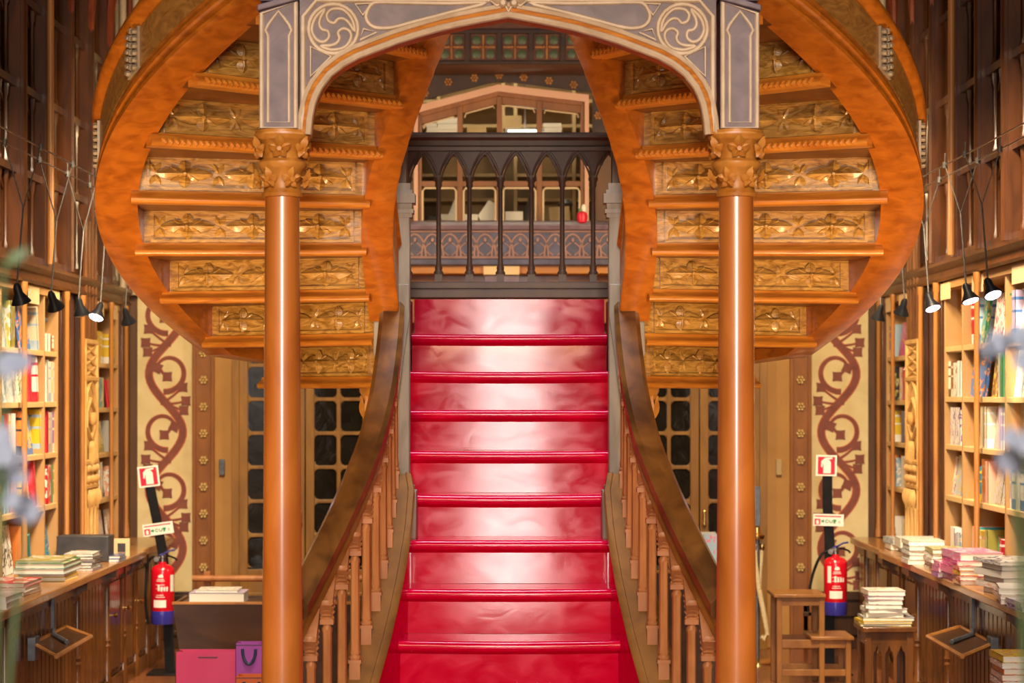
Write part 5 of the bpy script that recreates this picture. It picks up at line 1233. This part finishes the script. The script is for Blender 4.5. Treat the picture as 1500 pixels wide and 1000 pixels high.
ST(1, 2.49, 11.15, [('orange', 'white', .025, .1, .16), ('red', 'white', .025, .1, .16), ('yellow', 'red', .025, .1, .16), ('red', 'cream', .025, .1, .16)], 'little red pile on the ' + K)
ST(1, 2.60, 10.62, [W, ('white', 'salmon', .03, .24, .34), W, ('white', None, .035, .24, .34), W, ('white', 'navy', .02, .26, .36)], 'navy-topped white pile on the ' + K, ang=0.2)
ST(1, 2.56, 10.18, [('lilac', 'white', .024, .26, .30), ('white', 'red', .024, .26, .30), ('white', None, .03, .26, .30)], 'red-edged white pile on the ' + K, ang=-0.15)
ST(1, 2.53, 9.80, [('purple', 'white', .022, .24, .26), ('lilac', 'white', .022, .24, .28)], 'flat lilac pair on the ' + K)
# ------------------------------------------------------------------ fire extinguishers on their leaning stands
def ext_set(s):
    d = 13.75
    def X_(px): return PX(px, d)
    def Z_(py): return PZ(py, d)
    if s < 0: path = [(217, 712), (226, 755), (236, 810), (243, 880), (247, 986)]; sg = (216, 698, 0.12); lb = (230, 775, 0.14); ex, eb, et = 240, 912, 826
    else: path = [(1214, 690), (1214, 740), (1217, 790), (1217, 850), (1217, 986)]; sg = (1212, 682, -0.02); lb = (1215, 762, -0.03); ex, eb, et = 1222, 899, 815
    # stand
    side = SIDE[s]
    base = Vector((X_(path[-1][0]), d, 0))
    t = thing('extinguisher_stand', base, ('leaning' if s < 0 else 'upright') + ' flat black stand with fire signs ' + side, 'stand')
    ps = [Vector((X_(a), d + 0.06, max(0.0, Z_(b)))) for a, b in path]; ps[-1].z = 0.012
    pole = MB()
    for i in range(len(ps) - 1):
        a, b = ps[i], ps[i + 1]; w = 0.033
        pole.prism([(a.x - w, a.y - 0.006, a.z), (a.x + w, a.y - 0.006, a.z), (a.x + w, a.y + 0.006, a.z), (a.x - w, a.y + 0.006, a.z)], [(b.x - w, b.y - 0.006, b.z), (b.x + w, b.y - 0.006, b.z), (b.x + w, b.y + 0.006, b.z), (b.x - w, b.y + 0.006, b.z)])
    pole.build('pole', 'black_metal', t)
    MB().box(base.x - 0.13, base.x + 0.13, d - 0.13, d + 0.15, 0, 0.012).build('base_plate', 'black_metal', t, bevel=0.004)
    def plate(cx_, cy_, w, h, a, m, y, name, parent, pts=None):
        c = Vector((X_(cx_), y, Z_(cy_))); R = Matrix.Rotation(-a, 3, 'Y')
        pts = pts or [(-w / 2, -h / 2), (w / 2, -h / 2), (w / 2, h / 2), (-w / 2, h / 2)]
        return [c + R @ Vector((p[0], 0, p[1])) for p in pts]
    yf = d + 0.045
    sgn = MB().ext(plate(sg[0], sg[1], 0.140, 0.140, sg[2], None, yf, '', t), (0, 0.006, 0)).build('fire_sign', 'white_plate', t, smooth=0)
    MB().ext(plate(sg[0], sg[1], 0.115, 0.118, sg[2], None, yf - 0.0015, '', t), (0, 0.002, 0)).build('sign_field', 'sign_red', sgn, smooth=0)
    g = MB()
    body = [(-0.020, -0.052), (0.030, -0.052), (0.030, 0.020), (0.022, 0.034), (0.010, 0.040), (0.040, 0.046), (0.038, 0.056), (-0.010, 0.052), (-0.034, 0.030), (-0.036, -0.010), (-0.028, -0.012), (-0.022, 0.016), (-0.020, 0.014)]
    g.ext(plate(sg[0], sg[1], 0, 0, sg[2], None, yf - 0.003, '', t, body), (0, 0.002, 0)); g.build('extinguisher_symbol', 'white_plate', sgn, smooth=0)
    sgn = MB().ext(plate(lb[0], lb[1], 0.205, 0.080, lb[2], None, yf - 0.004, '', t), (0, 0.006, 0)).build('info_sign', 'white_plate', t, smooth=0)
    def sub(u0, u1, v0, v1, m, name): MB().ext(plate(lb[0], lb[1], 0, 0, lb[2], None, yf - 0.0055, '', t, [(u0, v0), (u1, v0), (u1, v1), (u0, v1)]), (0, 0.0016, 0)).build(name, m, sgn, smooth=0)
    sub(-0.092, 0.086, 0.022, 0.029, 'sign_red', 'red_line'); sub(-0.094, -0.055, -0.032, 0.008, 'sign_red', 'red_square')
    MB().ext(plate(lb[0], lb[1], 0, 0, lb[2], None, yf - 0.007, '', t, [(-0.082, -0.028), (-0.066, -0.028), (-0.066, -0.004), (-0.074, 0.002), (-0.084, -0.006)]), (0, 0.002, 0)).build('small_symbol', 'white_plate', sgn, smooth=0)
    gl = MB()
    def ring(u, v, r0, r1, a0, a1):
        n = 10; return [(u + r1 * math.cos(lerp(a0, a1, i / n)), v + r1 * math.sin(lerp(a0, a1, i / n))) for i in range(n + 1)] + [(u + r0 * math.cos(lerp(a1, a0, i / n)), v + r0 * math.sin(lerp(a1, a0, i / n))) for i in range(n + 1)]
    v0 = -0.008
    for pl in ([(-.050, v0 + .006), (-.038, v0 + .006), (-.038, v0 + .014), (-.026, v0), (-.038, v0 - .014), (-.038, v0 - .006), (-.050, v0 - .006)],
               ring(-0.010, v0, 0.007, 0.012, 0.3, 2 * pi - 0.3), ring(0.017, v0, 0.007, 0.012, pi * 0.7, pi * 2.3),
               [(.034, v0 - .014), (.046, v0 - .014), (.046, v0 - .002), (.052, v0 - .002), (.052, v0 + .013), (.031, v0 + .013), (.031, v0 + .002), (.034, v0 + .002)]):
        gl.ext(plate(lb[0], lb[1], 0, 0, lb[2], None, yf - 0.0055, '', t, pl), (0, 0.0016, 0))
    gl.build('green_symbols', 'sign_green', sgn, smooth=0)
    sub(0.066, 0.078, -0.020, -0.002, 'sign_grey', 'grey_mark')
    # extinguisher hanging on it
    zb, zt = Z_(eb), Z_(et); H = zt - zb; r = 0.078; c = Vector((X_(ex), d - 0.05, zb))
    t = thing('fire_extinguisher', c, 'red fire extinguisher with blue bottom band hanging on the ' + ('leaning' if s < 0 else 'upright') + ' black stand', 'fire extinguisher')
    MB().lathe([(r * .96, 0.085), (r, 0.09), (r, H - 0.045), (r * .93, H - 0.02), (r * .70, H - 0.004), (0.026, H + 0.006), (0.026, H + 0.02)], c, 28).build('cylinder_body', 'ext_red', t)
    MB().lathe([(r * .94, 0), (r, 0.006), (r, 0.0895)], c, 28).build('blue_band', 'ext_blue', t)
    v = MB(); v.lathe([(0.022, H + 0.018), (0.022, H + 0.045), (0.030, H + 0.048), (0.030, H + 0.062), (0.012, H + 0.07)], c, 14)
    v.lathe([(0.018, -0.012), (0.018, 0.012)], (0, 0, 0), 14, Matrix.Translation(c + Vector((-0.036, -0.02, H + 0.040))) @ Matrix.Rotation(pi / 2, 4, 'X')); v.build('valve', 'steel', t)
    h = MB(); h.tube([c + Vector((-0.02, -0.01, H + 0.062)), c + Vector((0.02, -0.01, H + 0.078)), c + Vector((0.05, -0.01, H + 0.095)), c + Vector((0.085, -0.01, H + 0.100))], 0.010, 6, flat=0.6); h.build('lever', 'ext_blue', t)
    h = MB(); h.tube([c + Vector((0.0, -0.01, H + 0.055)), c + Vector((0.045, -0.01, H + 0.060)), c + Vector((0.085, -0.01, H + 0.045)), c + Vector((0.098, -0.01, H + 0.030))], 0.007, 6); h.build('carry_handle', 'black_metal', t)
    if s < 0: hp = [(-0.02, H + .04), (-0.07, H + .05), (-0.10, H + .0), (-0.112, H - .15), (-0.112, 0.12), (-0.10, 0.03), (-0.092, -0.005)]
    else: hp = [(-0.03, H + .045), (-0.09, H + .02), (-0.14, H - .08), (-0.175, H - .22), (-0.185, 0.10), (-0.180, 0.02)]
    hp = [c + Vector((a, 0.0, b)) for a, b in hp]
    fine = []
    for i in range(len(hp) - 1):
        p0, p1, p2, p3 = hp[max(i - 1, 0)], hp[i], hp[i + 1], hp[min(i + 2, len(hp) - 1)]
        for q in range(5):
            e = q / 5; fine.append(0.5 * ((2 * p1) + (p2 - p0) * e + (2 * p0 - 5 * p1 + 4 * p2 - p3) * e * e + (3 * p1 - p0 - 3 * p2 + p3) * e ** 3))
    fine.append(hp[-1])
    MB().tube(fine, 0.0095, 8).build('hose', 'black_metal', t)
    # printed labels wrapped on the body
    def patch(a0, a1, z0, z1, m, name, rr=r + 0.0008):
        mb = MB(); n = 8; vs = []; fs = []
        for i in range(n + 1):
            a = math.radians(lerp(a0, a1, i / n)) - pi / 2
            vs += [c + Vector((rr * math.cos(a), rr * math.sin(a), z0)), c + Vector((rr * math.cos(a), rr * math.sin(a), z1))]
        for i in range(n): fs.append((2 * i, 2 * i + 2, 2 * i + 3, 2 * i + 1))
        mb.add(vs, fs); mb.build(name, m, t, recalc=False)
    patch(-38, 26, 0.115, 0.165, 'white_plate', 'paper_label')
    patch(50 if s < 0 else -50, 78 if s < 0 else -30, 0.22, 0.33, 'white_plate', 'side_label')
    for (a0, a1, z0, z1) in ((-12, 12, H - .080, H - .065), (-4, 8, H - .065, H - .058), (-18, 16, H - .095, H - .090), (-20, 20, H - .105, H - .101), (-24, 20, H - .130, H - .127), (-24, 20, H - .155, H - .152), (-22, 14, 0.195, 0.199), (-26, 20, 0.182, 0.186)):
        patch(a0, a1, z0, z1, 'white_plate', 'printed_line')
    for a0 in (-14, 0, 14, 27):
        patch(a0, a0 + 9, 0.225, 0.225 + (0.040 if a0 < 0 else 0.028), 'white_plate', 'printed_block')
ext_set(-1); ext_set(1)

# ------------------------------------------------------------------ bins with books beside the doors
def book_bin(x0, x1, y, lab, zt=0.60):
    t = thing('book_bin', ((x0 + x1) / 2, y + 0.25, 0), lab, 'display box')
    b = MB(); dx = 0.06
    b.prism([(x0 + dx, y, 0.10), (x1 - dx, y, 0.10), (x1 - dx, y + 0.02, 0.10), (x0 + dx, y + 0.02, 0.10)], [(x0, y - 0.02, zt), (x1, y - 0.02, zt), (x1, y, zt), (x0, y, zt)]); b.build('front_board', 'bin_wood', t)
    b = MB()
    for q, xx in ((1, x0), (-1, x1)):
        b.prism([(xx + q * dx, y + 0.02, 0.10), (xx + q * (dx + 0.02), y + 0.02, 0.10), (xx + q * (dx + 0.02), y + 0.45, 0.10), (xx + q * dx, y + 0.45, 0.10)], [(xx, y + 0.0, zt), (xx + q * 0.02, y + 0.0, zt), (xx + q * 0.02, y + 0.47, zt), (xx, y + 0.47, zt)])
    b.box(x0 + dx, x1 - dx, y + 0.43, y + 0.45, 0.10, zt); b.box(x0 + 0.02, x1 - 0.02, y + 0.002, y + 0.43, zt - 0.03, zt - 0.012); b.build('box_walls', 'bin_wood', t)
    b = MB()
    for xx in (x0 + 0.12, x1 - 0.12):
        for yy in (y + 0.05, y + 0.38): b.box(xx - 0.025, xx + 0.025, yy - 0.025, yy + 0.025, 0, 0.10)
    b.build('foot', 'bin_wood', t)
    e = MB(); e.box(x0 - 0.004, x1 + 0.004, y - 0.026, y + 0.004, zt - 0.008, zt + 0.006); e.build('top_edge', 'gilt_wood', t)
zb = 0.60 - 0.012
book_bin(-2.05, -0.86, 12.5, 'tapered dark wooden bin holding books behind the pink shopping bag')
def FL(x, y, items, where, z, **k): return stack(1, x, y, items, where, 'books in the ' + where, z=z, **k)
FL(-1.80, 12.72, [('lilac', None, .062, .34, .24), ('white', 'grey', .016, .26, .22)], 'lilac pair on the dark bin', zb, jit=0.003)
FL(-1.37, 12.72, [('white', None, .030, .26, .24), ('brown', 'black', .05, .28, .24), ('white', 'pale blue', .016, .24, .22)], 'brown-middled pile on the dark bin', zb, jit=0.003)
book_bin(0.80, 1.33, 12.5, 'small tall dark wooden bin behind the handrail near the rope post', 0.79)
zr_ = 0.79 - 0.012
x = 1.19
o = MB(); mx = Matrix.Translation((1.115, 12.62, zr_ + 0.001)) @ Matrix.Rotation(-0.12, 4, 'X')
book(mx, 0.16, 0.245, 0.025, 'grey', 'dark grey book standing upright in the small bin', None)
book(Matrix.Translation((1.20, 12.585, zr_ + 0.001)) @ Matrix.Rotation(-0.12, 4, 'X'), 0.13, 0.235, 0.022, 'pale blue', 'pink and blue book propped before the dark grey one', None, 'pink', 'art')
# low barrier rail in front of the first door
t = thing('barrier_rail', (-1.9, 13.9, 0), 'low wooden barrier rail with posts before the glazed door', 'rail')
zr = PZ(847, 13.9)
MB().lathe([(0.022, -0.60), (0.022, 0.60)], (0, 0, 0), 12, Matrix.Translation((-1.55, 13.9, zr)) @ Matrix.Rotation(pi / 2, 4, 'Y')).build('rail_bar', 'baluster_wood', t)
for xx in (PX(302, 13.9), -1.05):
    p = MB(); p.box(xx - 0.022, xx + 0.022, 13.935, 13.965, 0.0, zr + 0.045); p.box(xx - 0.12, xx + 0.12, 13.90, 14.02, 0, 0.03); p.build('rail_post', 'baluster_wood', t, bevel=0.004)

# ------------------------------------------------------------------ shopping bags
def bag(x0, x1, y, z1, dep, m, lab, handle):
    t = thing('shopping_bag', ((x0 + x1) / 2, y + dep / 2, 0), lab, 'bag')
    b = MB(); k = 0.003
    b.box(x0, x1, y, y + k, 0.001, z1); b.box(x0, x1, y + dep - k, y + dep, 0.001, z1); b.box(x0, x1, y, y + dep, 0.001, 0.004)
    for xx, q in ((x0, 1), (x1 - k, -1)):
        b.prism([(xx, y, 0.001), (xx + k, y, 0.001), (xx + k + q * 0.02, y + dep / 2, 0.001), (xx + q * 0.02, y + dep / 2, 0.001)], [(xx, y, z1), (xx + k, y, z1), (xx + k + q * 0.03, y + dep / 2, z1), (xx + q * 0.03, y + dep / 2, z1)])
        b.prism([(xx, y + dep, 0.001), (xx + k, y + dep, 0.001), (xx + k + q * 0.02, y + dep / 2, 0.001), (xx + q * 0.02, y + dep / 2, 0.001)], [(xx, y + dep, z1), (xx + k, y + dep, z1), (xx + k + q * 0.03, y + dep / 2, z1), (xx + q * 0.03, y + dep / 2, z1)])
    b.build('bag_body', m, t, smooth=0)
    c = (x0 + x1) / 2
    if handle == 'slot':
        h = MB(); h.box(c - 0.055, c + 0.055, y - 0.002, y - 0.0002, z1 - 0.032, z1 - 0.026); h.build('cut_handle', 'charcoal', t)
    else:
        h = MB(); w = (x1 - x0) * 0.24; dn = handle
        h.tube([Vector((c + w * math.cos(a) * (1 if abs(math.cos(a)) > .02 else 1), y - 0.006, z1 - 0.03 + dn * math.sin(a))) for a in [pi * i / 14 for i in range(15)]], 0.009, 8); h.build('cord_handle', 'navy', t)
        f = MB(); f.box(x0 + 0.002, x1 - 0.002, y - 0.0012, y - 0.0002, z1 - 0.012, z1 - 0.008); f.build('fold_line', 'charcoal', t)
bag(PX(257, 11.6), PX(352, 11.6), 11.6, PZ(955, 11.6), 0.14, 'bag_pink', 'large flat pink shopping bag standing before the dark bin', 'slot')
bag(PX(345, 11.35), PX(385, 11.35), 11.35, PZ(942, 11.35), 0.10, 'bag_purple', 'small purple shopping bag with dark cord handle beside the pink bag', -0.085)
bag(PX(345, 10.9), PX(392, 10.9), 10.9, PZ(990, 10.9), 0.10, 'bag_orange', 'orange shopping bag with navy handle in front of the purple bag', -0.06)

# ------------------------------------------------------------------ rope stanchion
d = 14.3; xs = PX(1109, d)
t = thing('rope_stanchion', (xs, d, 0), 'slim metal post with brass collar and cream rope beside the door post', 'stanchion')
MB().lathe([(0.15, 0.0), (0.15, 0.012), (0.13, 0.022), (0.02, 0.032)], (xs, d, 0), 28).build('base_disc', 'brass', t)
MB().lathe([(0.019, 0.03), (0.019, PZ(790, d))], (xs, d, 0), 14).build('pole', 'dark_steel', t)
MB().lathe([(0.05, PZ(789, d)), (0.055, PZ(787, d)), (0.055, PZ(783, d)), (0.025, PZ(780, d)), (0.022, PZ(772, d)), (0.012, PZ(770, d))], (xs, d, 0), 16).build('collar', 'brass', t)
MB().box(xs - 0.022, xs + 0.022, d - 0.01, d + 0.01, PZ(770, d), PZ(712, d)).build('sign_holder', 'dark_steel', t, bevel=0.003)
rp = [Vector((PX(a, d), d - 0.06, PZ(b, d))) for a, b in ((1103, 796), (1105, 825), (1110, 860), (1116, 890), (1121, 915), (1122, 928), (1118, 934), (1114, 930))]
MB().tube(rp, 0.018, 10).build('rope', 'rope_cream', t)
MB().tube([Vector((PX(a, d), d + 0.03, PZ(b, d))) for a, b in ((1117, 794), (1116, 815), (1114, 840), (1113, 870))], 0.014, 10).build('rope', 'rope_cream', t)
for px in (1103, 1117): MB().lathe([(0.012, -0.04), (0.020, -0.03), (0.020, 0.0), (0.008, 0.02), (0.008, 0.05)], (PX(px, d), d - (0.06 if px < 1110 else -0.03), PZ(798, d)), 10).build('rope_hook', 'brass', t)

# ------------------------------------------------------------------ step stool
t = thing('step_stool', (1.98, 13.4, 0), 'two-step wooden stool standing in front of the fire extinguisher', 'stool')
y0, y1 = 13.10, 13.42; xa, xb, xc = PX(1138, 13.1), PX(1206, 13.1), PX(1246, 13.1)
zt, zl = PZ(870, 13.1), PZ(932, 13.1)
MB().box(xa - 0.02, xb + 0.015, y0 - 0.02, y1 + 0.02, zt - 0.022, zt).build('seat', 'stool_wood', t, bevel=0.004)
MB().box(xb - 0.08, xc + 0.02, y0 - 0.02, y1 + 0.02, zl - 0.022, zl).build('lower_step', 'stool_wood', t, bevel=0.004)
for (xx, zz) in ((xa, zt), (xb - 0.025, zt), (xc - 0.03, zl)):
    for yy in (y0, y1 - 0.035):
        MB().box(xx, xx + 0.034, yy, yy + 0.035, 0, zz - 0.0225).build('leg', 'stool_wood', t, bevel=0.003)
for yy in (y0 + 0.006, y1 - 0.03):
    MB().box(xa + 0.034, xb - 0.0, yy, yy + 0.02, zt - 0.075, zt - 0.0225).build('apron', 'stool_wood', t, bevel=0.002)
    MB().box(xa + 0.034, xc - 0.03, yy, yy + 0.02, zl - 0.075, zl - 0.0225).build('side_rail', 'stool_wood', t, bevel=0.002)
    MB().box(xa + 0.034, xc - 0.03, yy, yy + 0.02, 0.07, 0.11).build('side_rail', 'stool_wood', t, bevel=0.002)
# ------------------------------------------------------------------ gothic stool with books
d = 11.9; x0, x1 = PX(1268, d), PX(1338, d); zt = PZ(918, d)
t = thing('gothic_stool', ((x0 + x1) / 2, d + 0.14, 0), 'small dark stool with pointed arcade sides holding a book pile by the counter', 'stool')
MB().box(x0 - 0.02, x1 + 0.02, d - 0.02, d + 0.30, zt - 0.03, zt).build('seat', 'counter_wood', t, bevel=0.005)
for xx in (x0, x1 - 0.035):
    for yy in (d, d + 0.245): MB().box(xx, xx + 0.035, yy, yy + 0.035, 0, zt - 0.0305).build('leg', 'counter_wood', t, bevel=0.003)
for face in range(2):
    a = MB(); yy = d + 0.008 if face == 0 else d + 0.262
    a.box(x0 + 0.035, x1 - 0.035, yy, yy + 0.014, zt - 0.10, zt - 0.031); a.box(x0 + 0.035, x1 - 0.035, yy, yy + 0.016, 0.10, 0.14)
    n = 3; w = (x1 - x0 - 0.07) / n
    for k in range(n + 1): a.box(x0 + 0.035 + w * k - 0.009, x0 + 0.035 + w * k + 0.009, yy + 0.001, yy + 0.013, 0.14, zt - 0.10)
    for k in range(n):
        xm = x0 + 0.035 + w * (k + 0.5)
        for q in (-1, 1):
            a.ext([(xm + q * w / 2, yy, zt - 0.19), (xm + q * w * 0.36, yy, zt - 0.175), (xm + q * w * 0.30, yy, zt - 0.15), (xm + q * w * 0.15, yy, zt - 0.14), (xm, yy, zt - 0.105), (xm, yy, zt - 0.099), (xm + q * w / 2, yy, zt - 0.099)], (0, 0.014, 0))
    a.build('arcade_panel', 'counter_wood', t, smooth=0)
for xx in (x0 + 0.008, x1 - 0.022):
    a = MB(); a.box(xx, xx + 0.014, d + 0.036, d + 0.244, zt - 0.11, zt - 0.031); a.box(xx, xx + 0.014, d + 0.036, d + 0.244, 0.10, 0.14)
    for k in range(1, 3): a.lathe([(0.010, 0.14), (0.008, 0.2), (0.008, zt - 0.17), (0.012, zt - 0.11)], (xx + 0.007, d + 0.035 + 0.07 * k, 0), 8)
    a.build('side_panel', 'counter_wood', t, smooth=0)
xm = (x0 + x1) / 2
FL(xm, d + 0.14, [('olive', 'yellow', .016, .30, .24), ('yellow', None, .014, .29, .24), ('grey', 'navy', .018, .30, .24), ('cream', 'white', .026, .22, .22), ('white', None, .024, .23, .22), ('white', 'brown', .026, .21, .22), ('white', None, .026, .20, .22), ('lilac', 'magenta', .022, .21, .22), ('white', 'salmon', .028, .22, .22)], 'leaning pile on the gothic stool', zt, jit=0.017)
# stack of striped books low at the frame edge, on a plain box
d = 9.5; xb0 = PX(1468, d)
tag(MB().box(xb0 - 0.01, xb0 + 0.26, d - 0.01, d + 0.30, 0.0, 0.42).build('low_plinth', 'counter_wood', at=(xb0 + 0.12, d + 0.14, 0), bevel=0.005), 'low dark plinth under the striped red and yellow books', 'plinth')
FL(xb0 + 0.12, d + 0.14, [('salmon', 'white', .028, .22, .26), ('red', 'white', .028, .22, .26), ('salmon', 'red', .028, .22, .26), ('white', 'red', .028, .22, .26), ('salmon', 'white', .028, .22, .26), ('orange', 'red', .028, .22, .26), ('white', 'orange', .028, .22, .26), ('yellow', 'orange', .03, .22, .26)], 'striped pile on the low plinth', 0.42, jit=0.008)

# ------------------------------------------------------------------ out-of-focus blossom sprays close to the camera
def spray(px0, items, s, d, lab):
    x0 = PX(px0, d)
    t = thing('blossom_vase', (x0, d, 0), lab, 'flowers')
    MB().lathe([(0.07, 0.0), (0.10, 0.05), (0.12, 0.30), (0.08, 0.62), (0.05, 0.74), (0.065, 0.80), (0.055, 0.80)], (x0, d, 0), 24).build('vase', 'vase_white', t)
    r_ = random.Random(3)
    for (px, py, big, kind) in items:
        e = Vector((PX(px, d), d + r_.uniform(-.04, .04), PZ(py, d))); a = Vector((x0 + r_.uniform(-.02, .02), d, 0.78)); b = Vector((lerp(x0, e.x, .3), d, e.z - 0.25))
        pts = [a.lerp(b, q).lerp(b.lerp(e, q), q) for q in [i / 8 for i in range(9)]]
        st = MB().tube(pts, 0.0022, 6).build('stem', 'stem_green', t)
        if kind == 'f':
            for q in range(7):
                f = MB(); c = e + Vector((r_.uniform(-1, 1) * big, r_.uniform(-.015, .015), r_.uniform(-1, 1) * big * 0.7))
                for k in range(5):
                    an = 2 * pi * k / 5 + r_.random(); u = Vector((math.cos(an), -0.25, math.sin(an))).normalized(); v = Vector((-math.sin(an), 0, math.cos(an)))
                    f.petal(c, u, v, (0, -1, 0), 0.011, 0.0055, 0.002, 5)
                f.build('blossom', 'blossom', st)
        else:
            f = MB(); u = (e - pts[-3]).normalized() if kind == 'l' else Vector((0.8, 0, 0.55)).normalized()
            f.petal(e, u, Vector((-u.z, 0, u.x)), (0, -1, 0), big, 0.006, 0.002); f.build('leaf', 'stem_green', st)
spray(-30, [(20, 540, 0.014, 'f'), (2, 535, 0.010, 'f'), (20, 660, 0.015, 'f'), (4, 640, 0.012, 'f'), (32, 742, 0.010, 'f'), (6, 710, 0.020, 'f'), (0, 690, 0.016, 'f'), (2, 480, 0.02, 'l'), (-4, 385, 0.030, 't')], -1, 2.0, 'pale blue blossoms blurred at the edge before the bag side counter')
spray(1530, [(1492, 500, 0.012, 'f'), (1476, 505, 0.008, 'f'), (1496, 535, 0.013, 'f'), (1492, 650, 0.013, 'f'), (1498, 672, 0.012, 'f')], 1, 2.0, 'white blossoms blurred at the edge before the stool side counter')
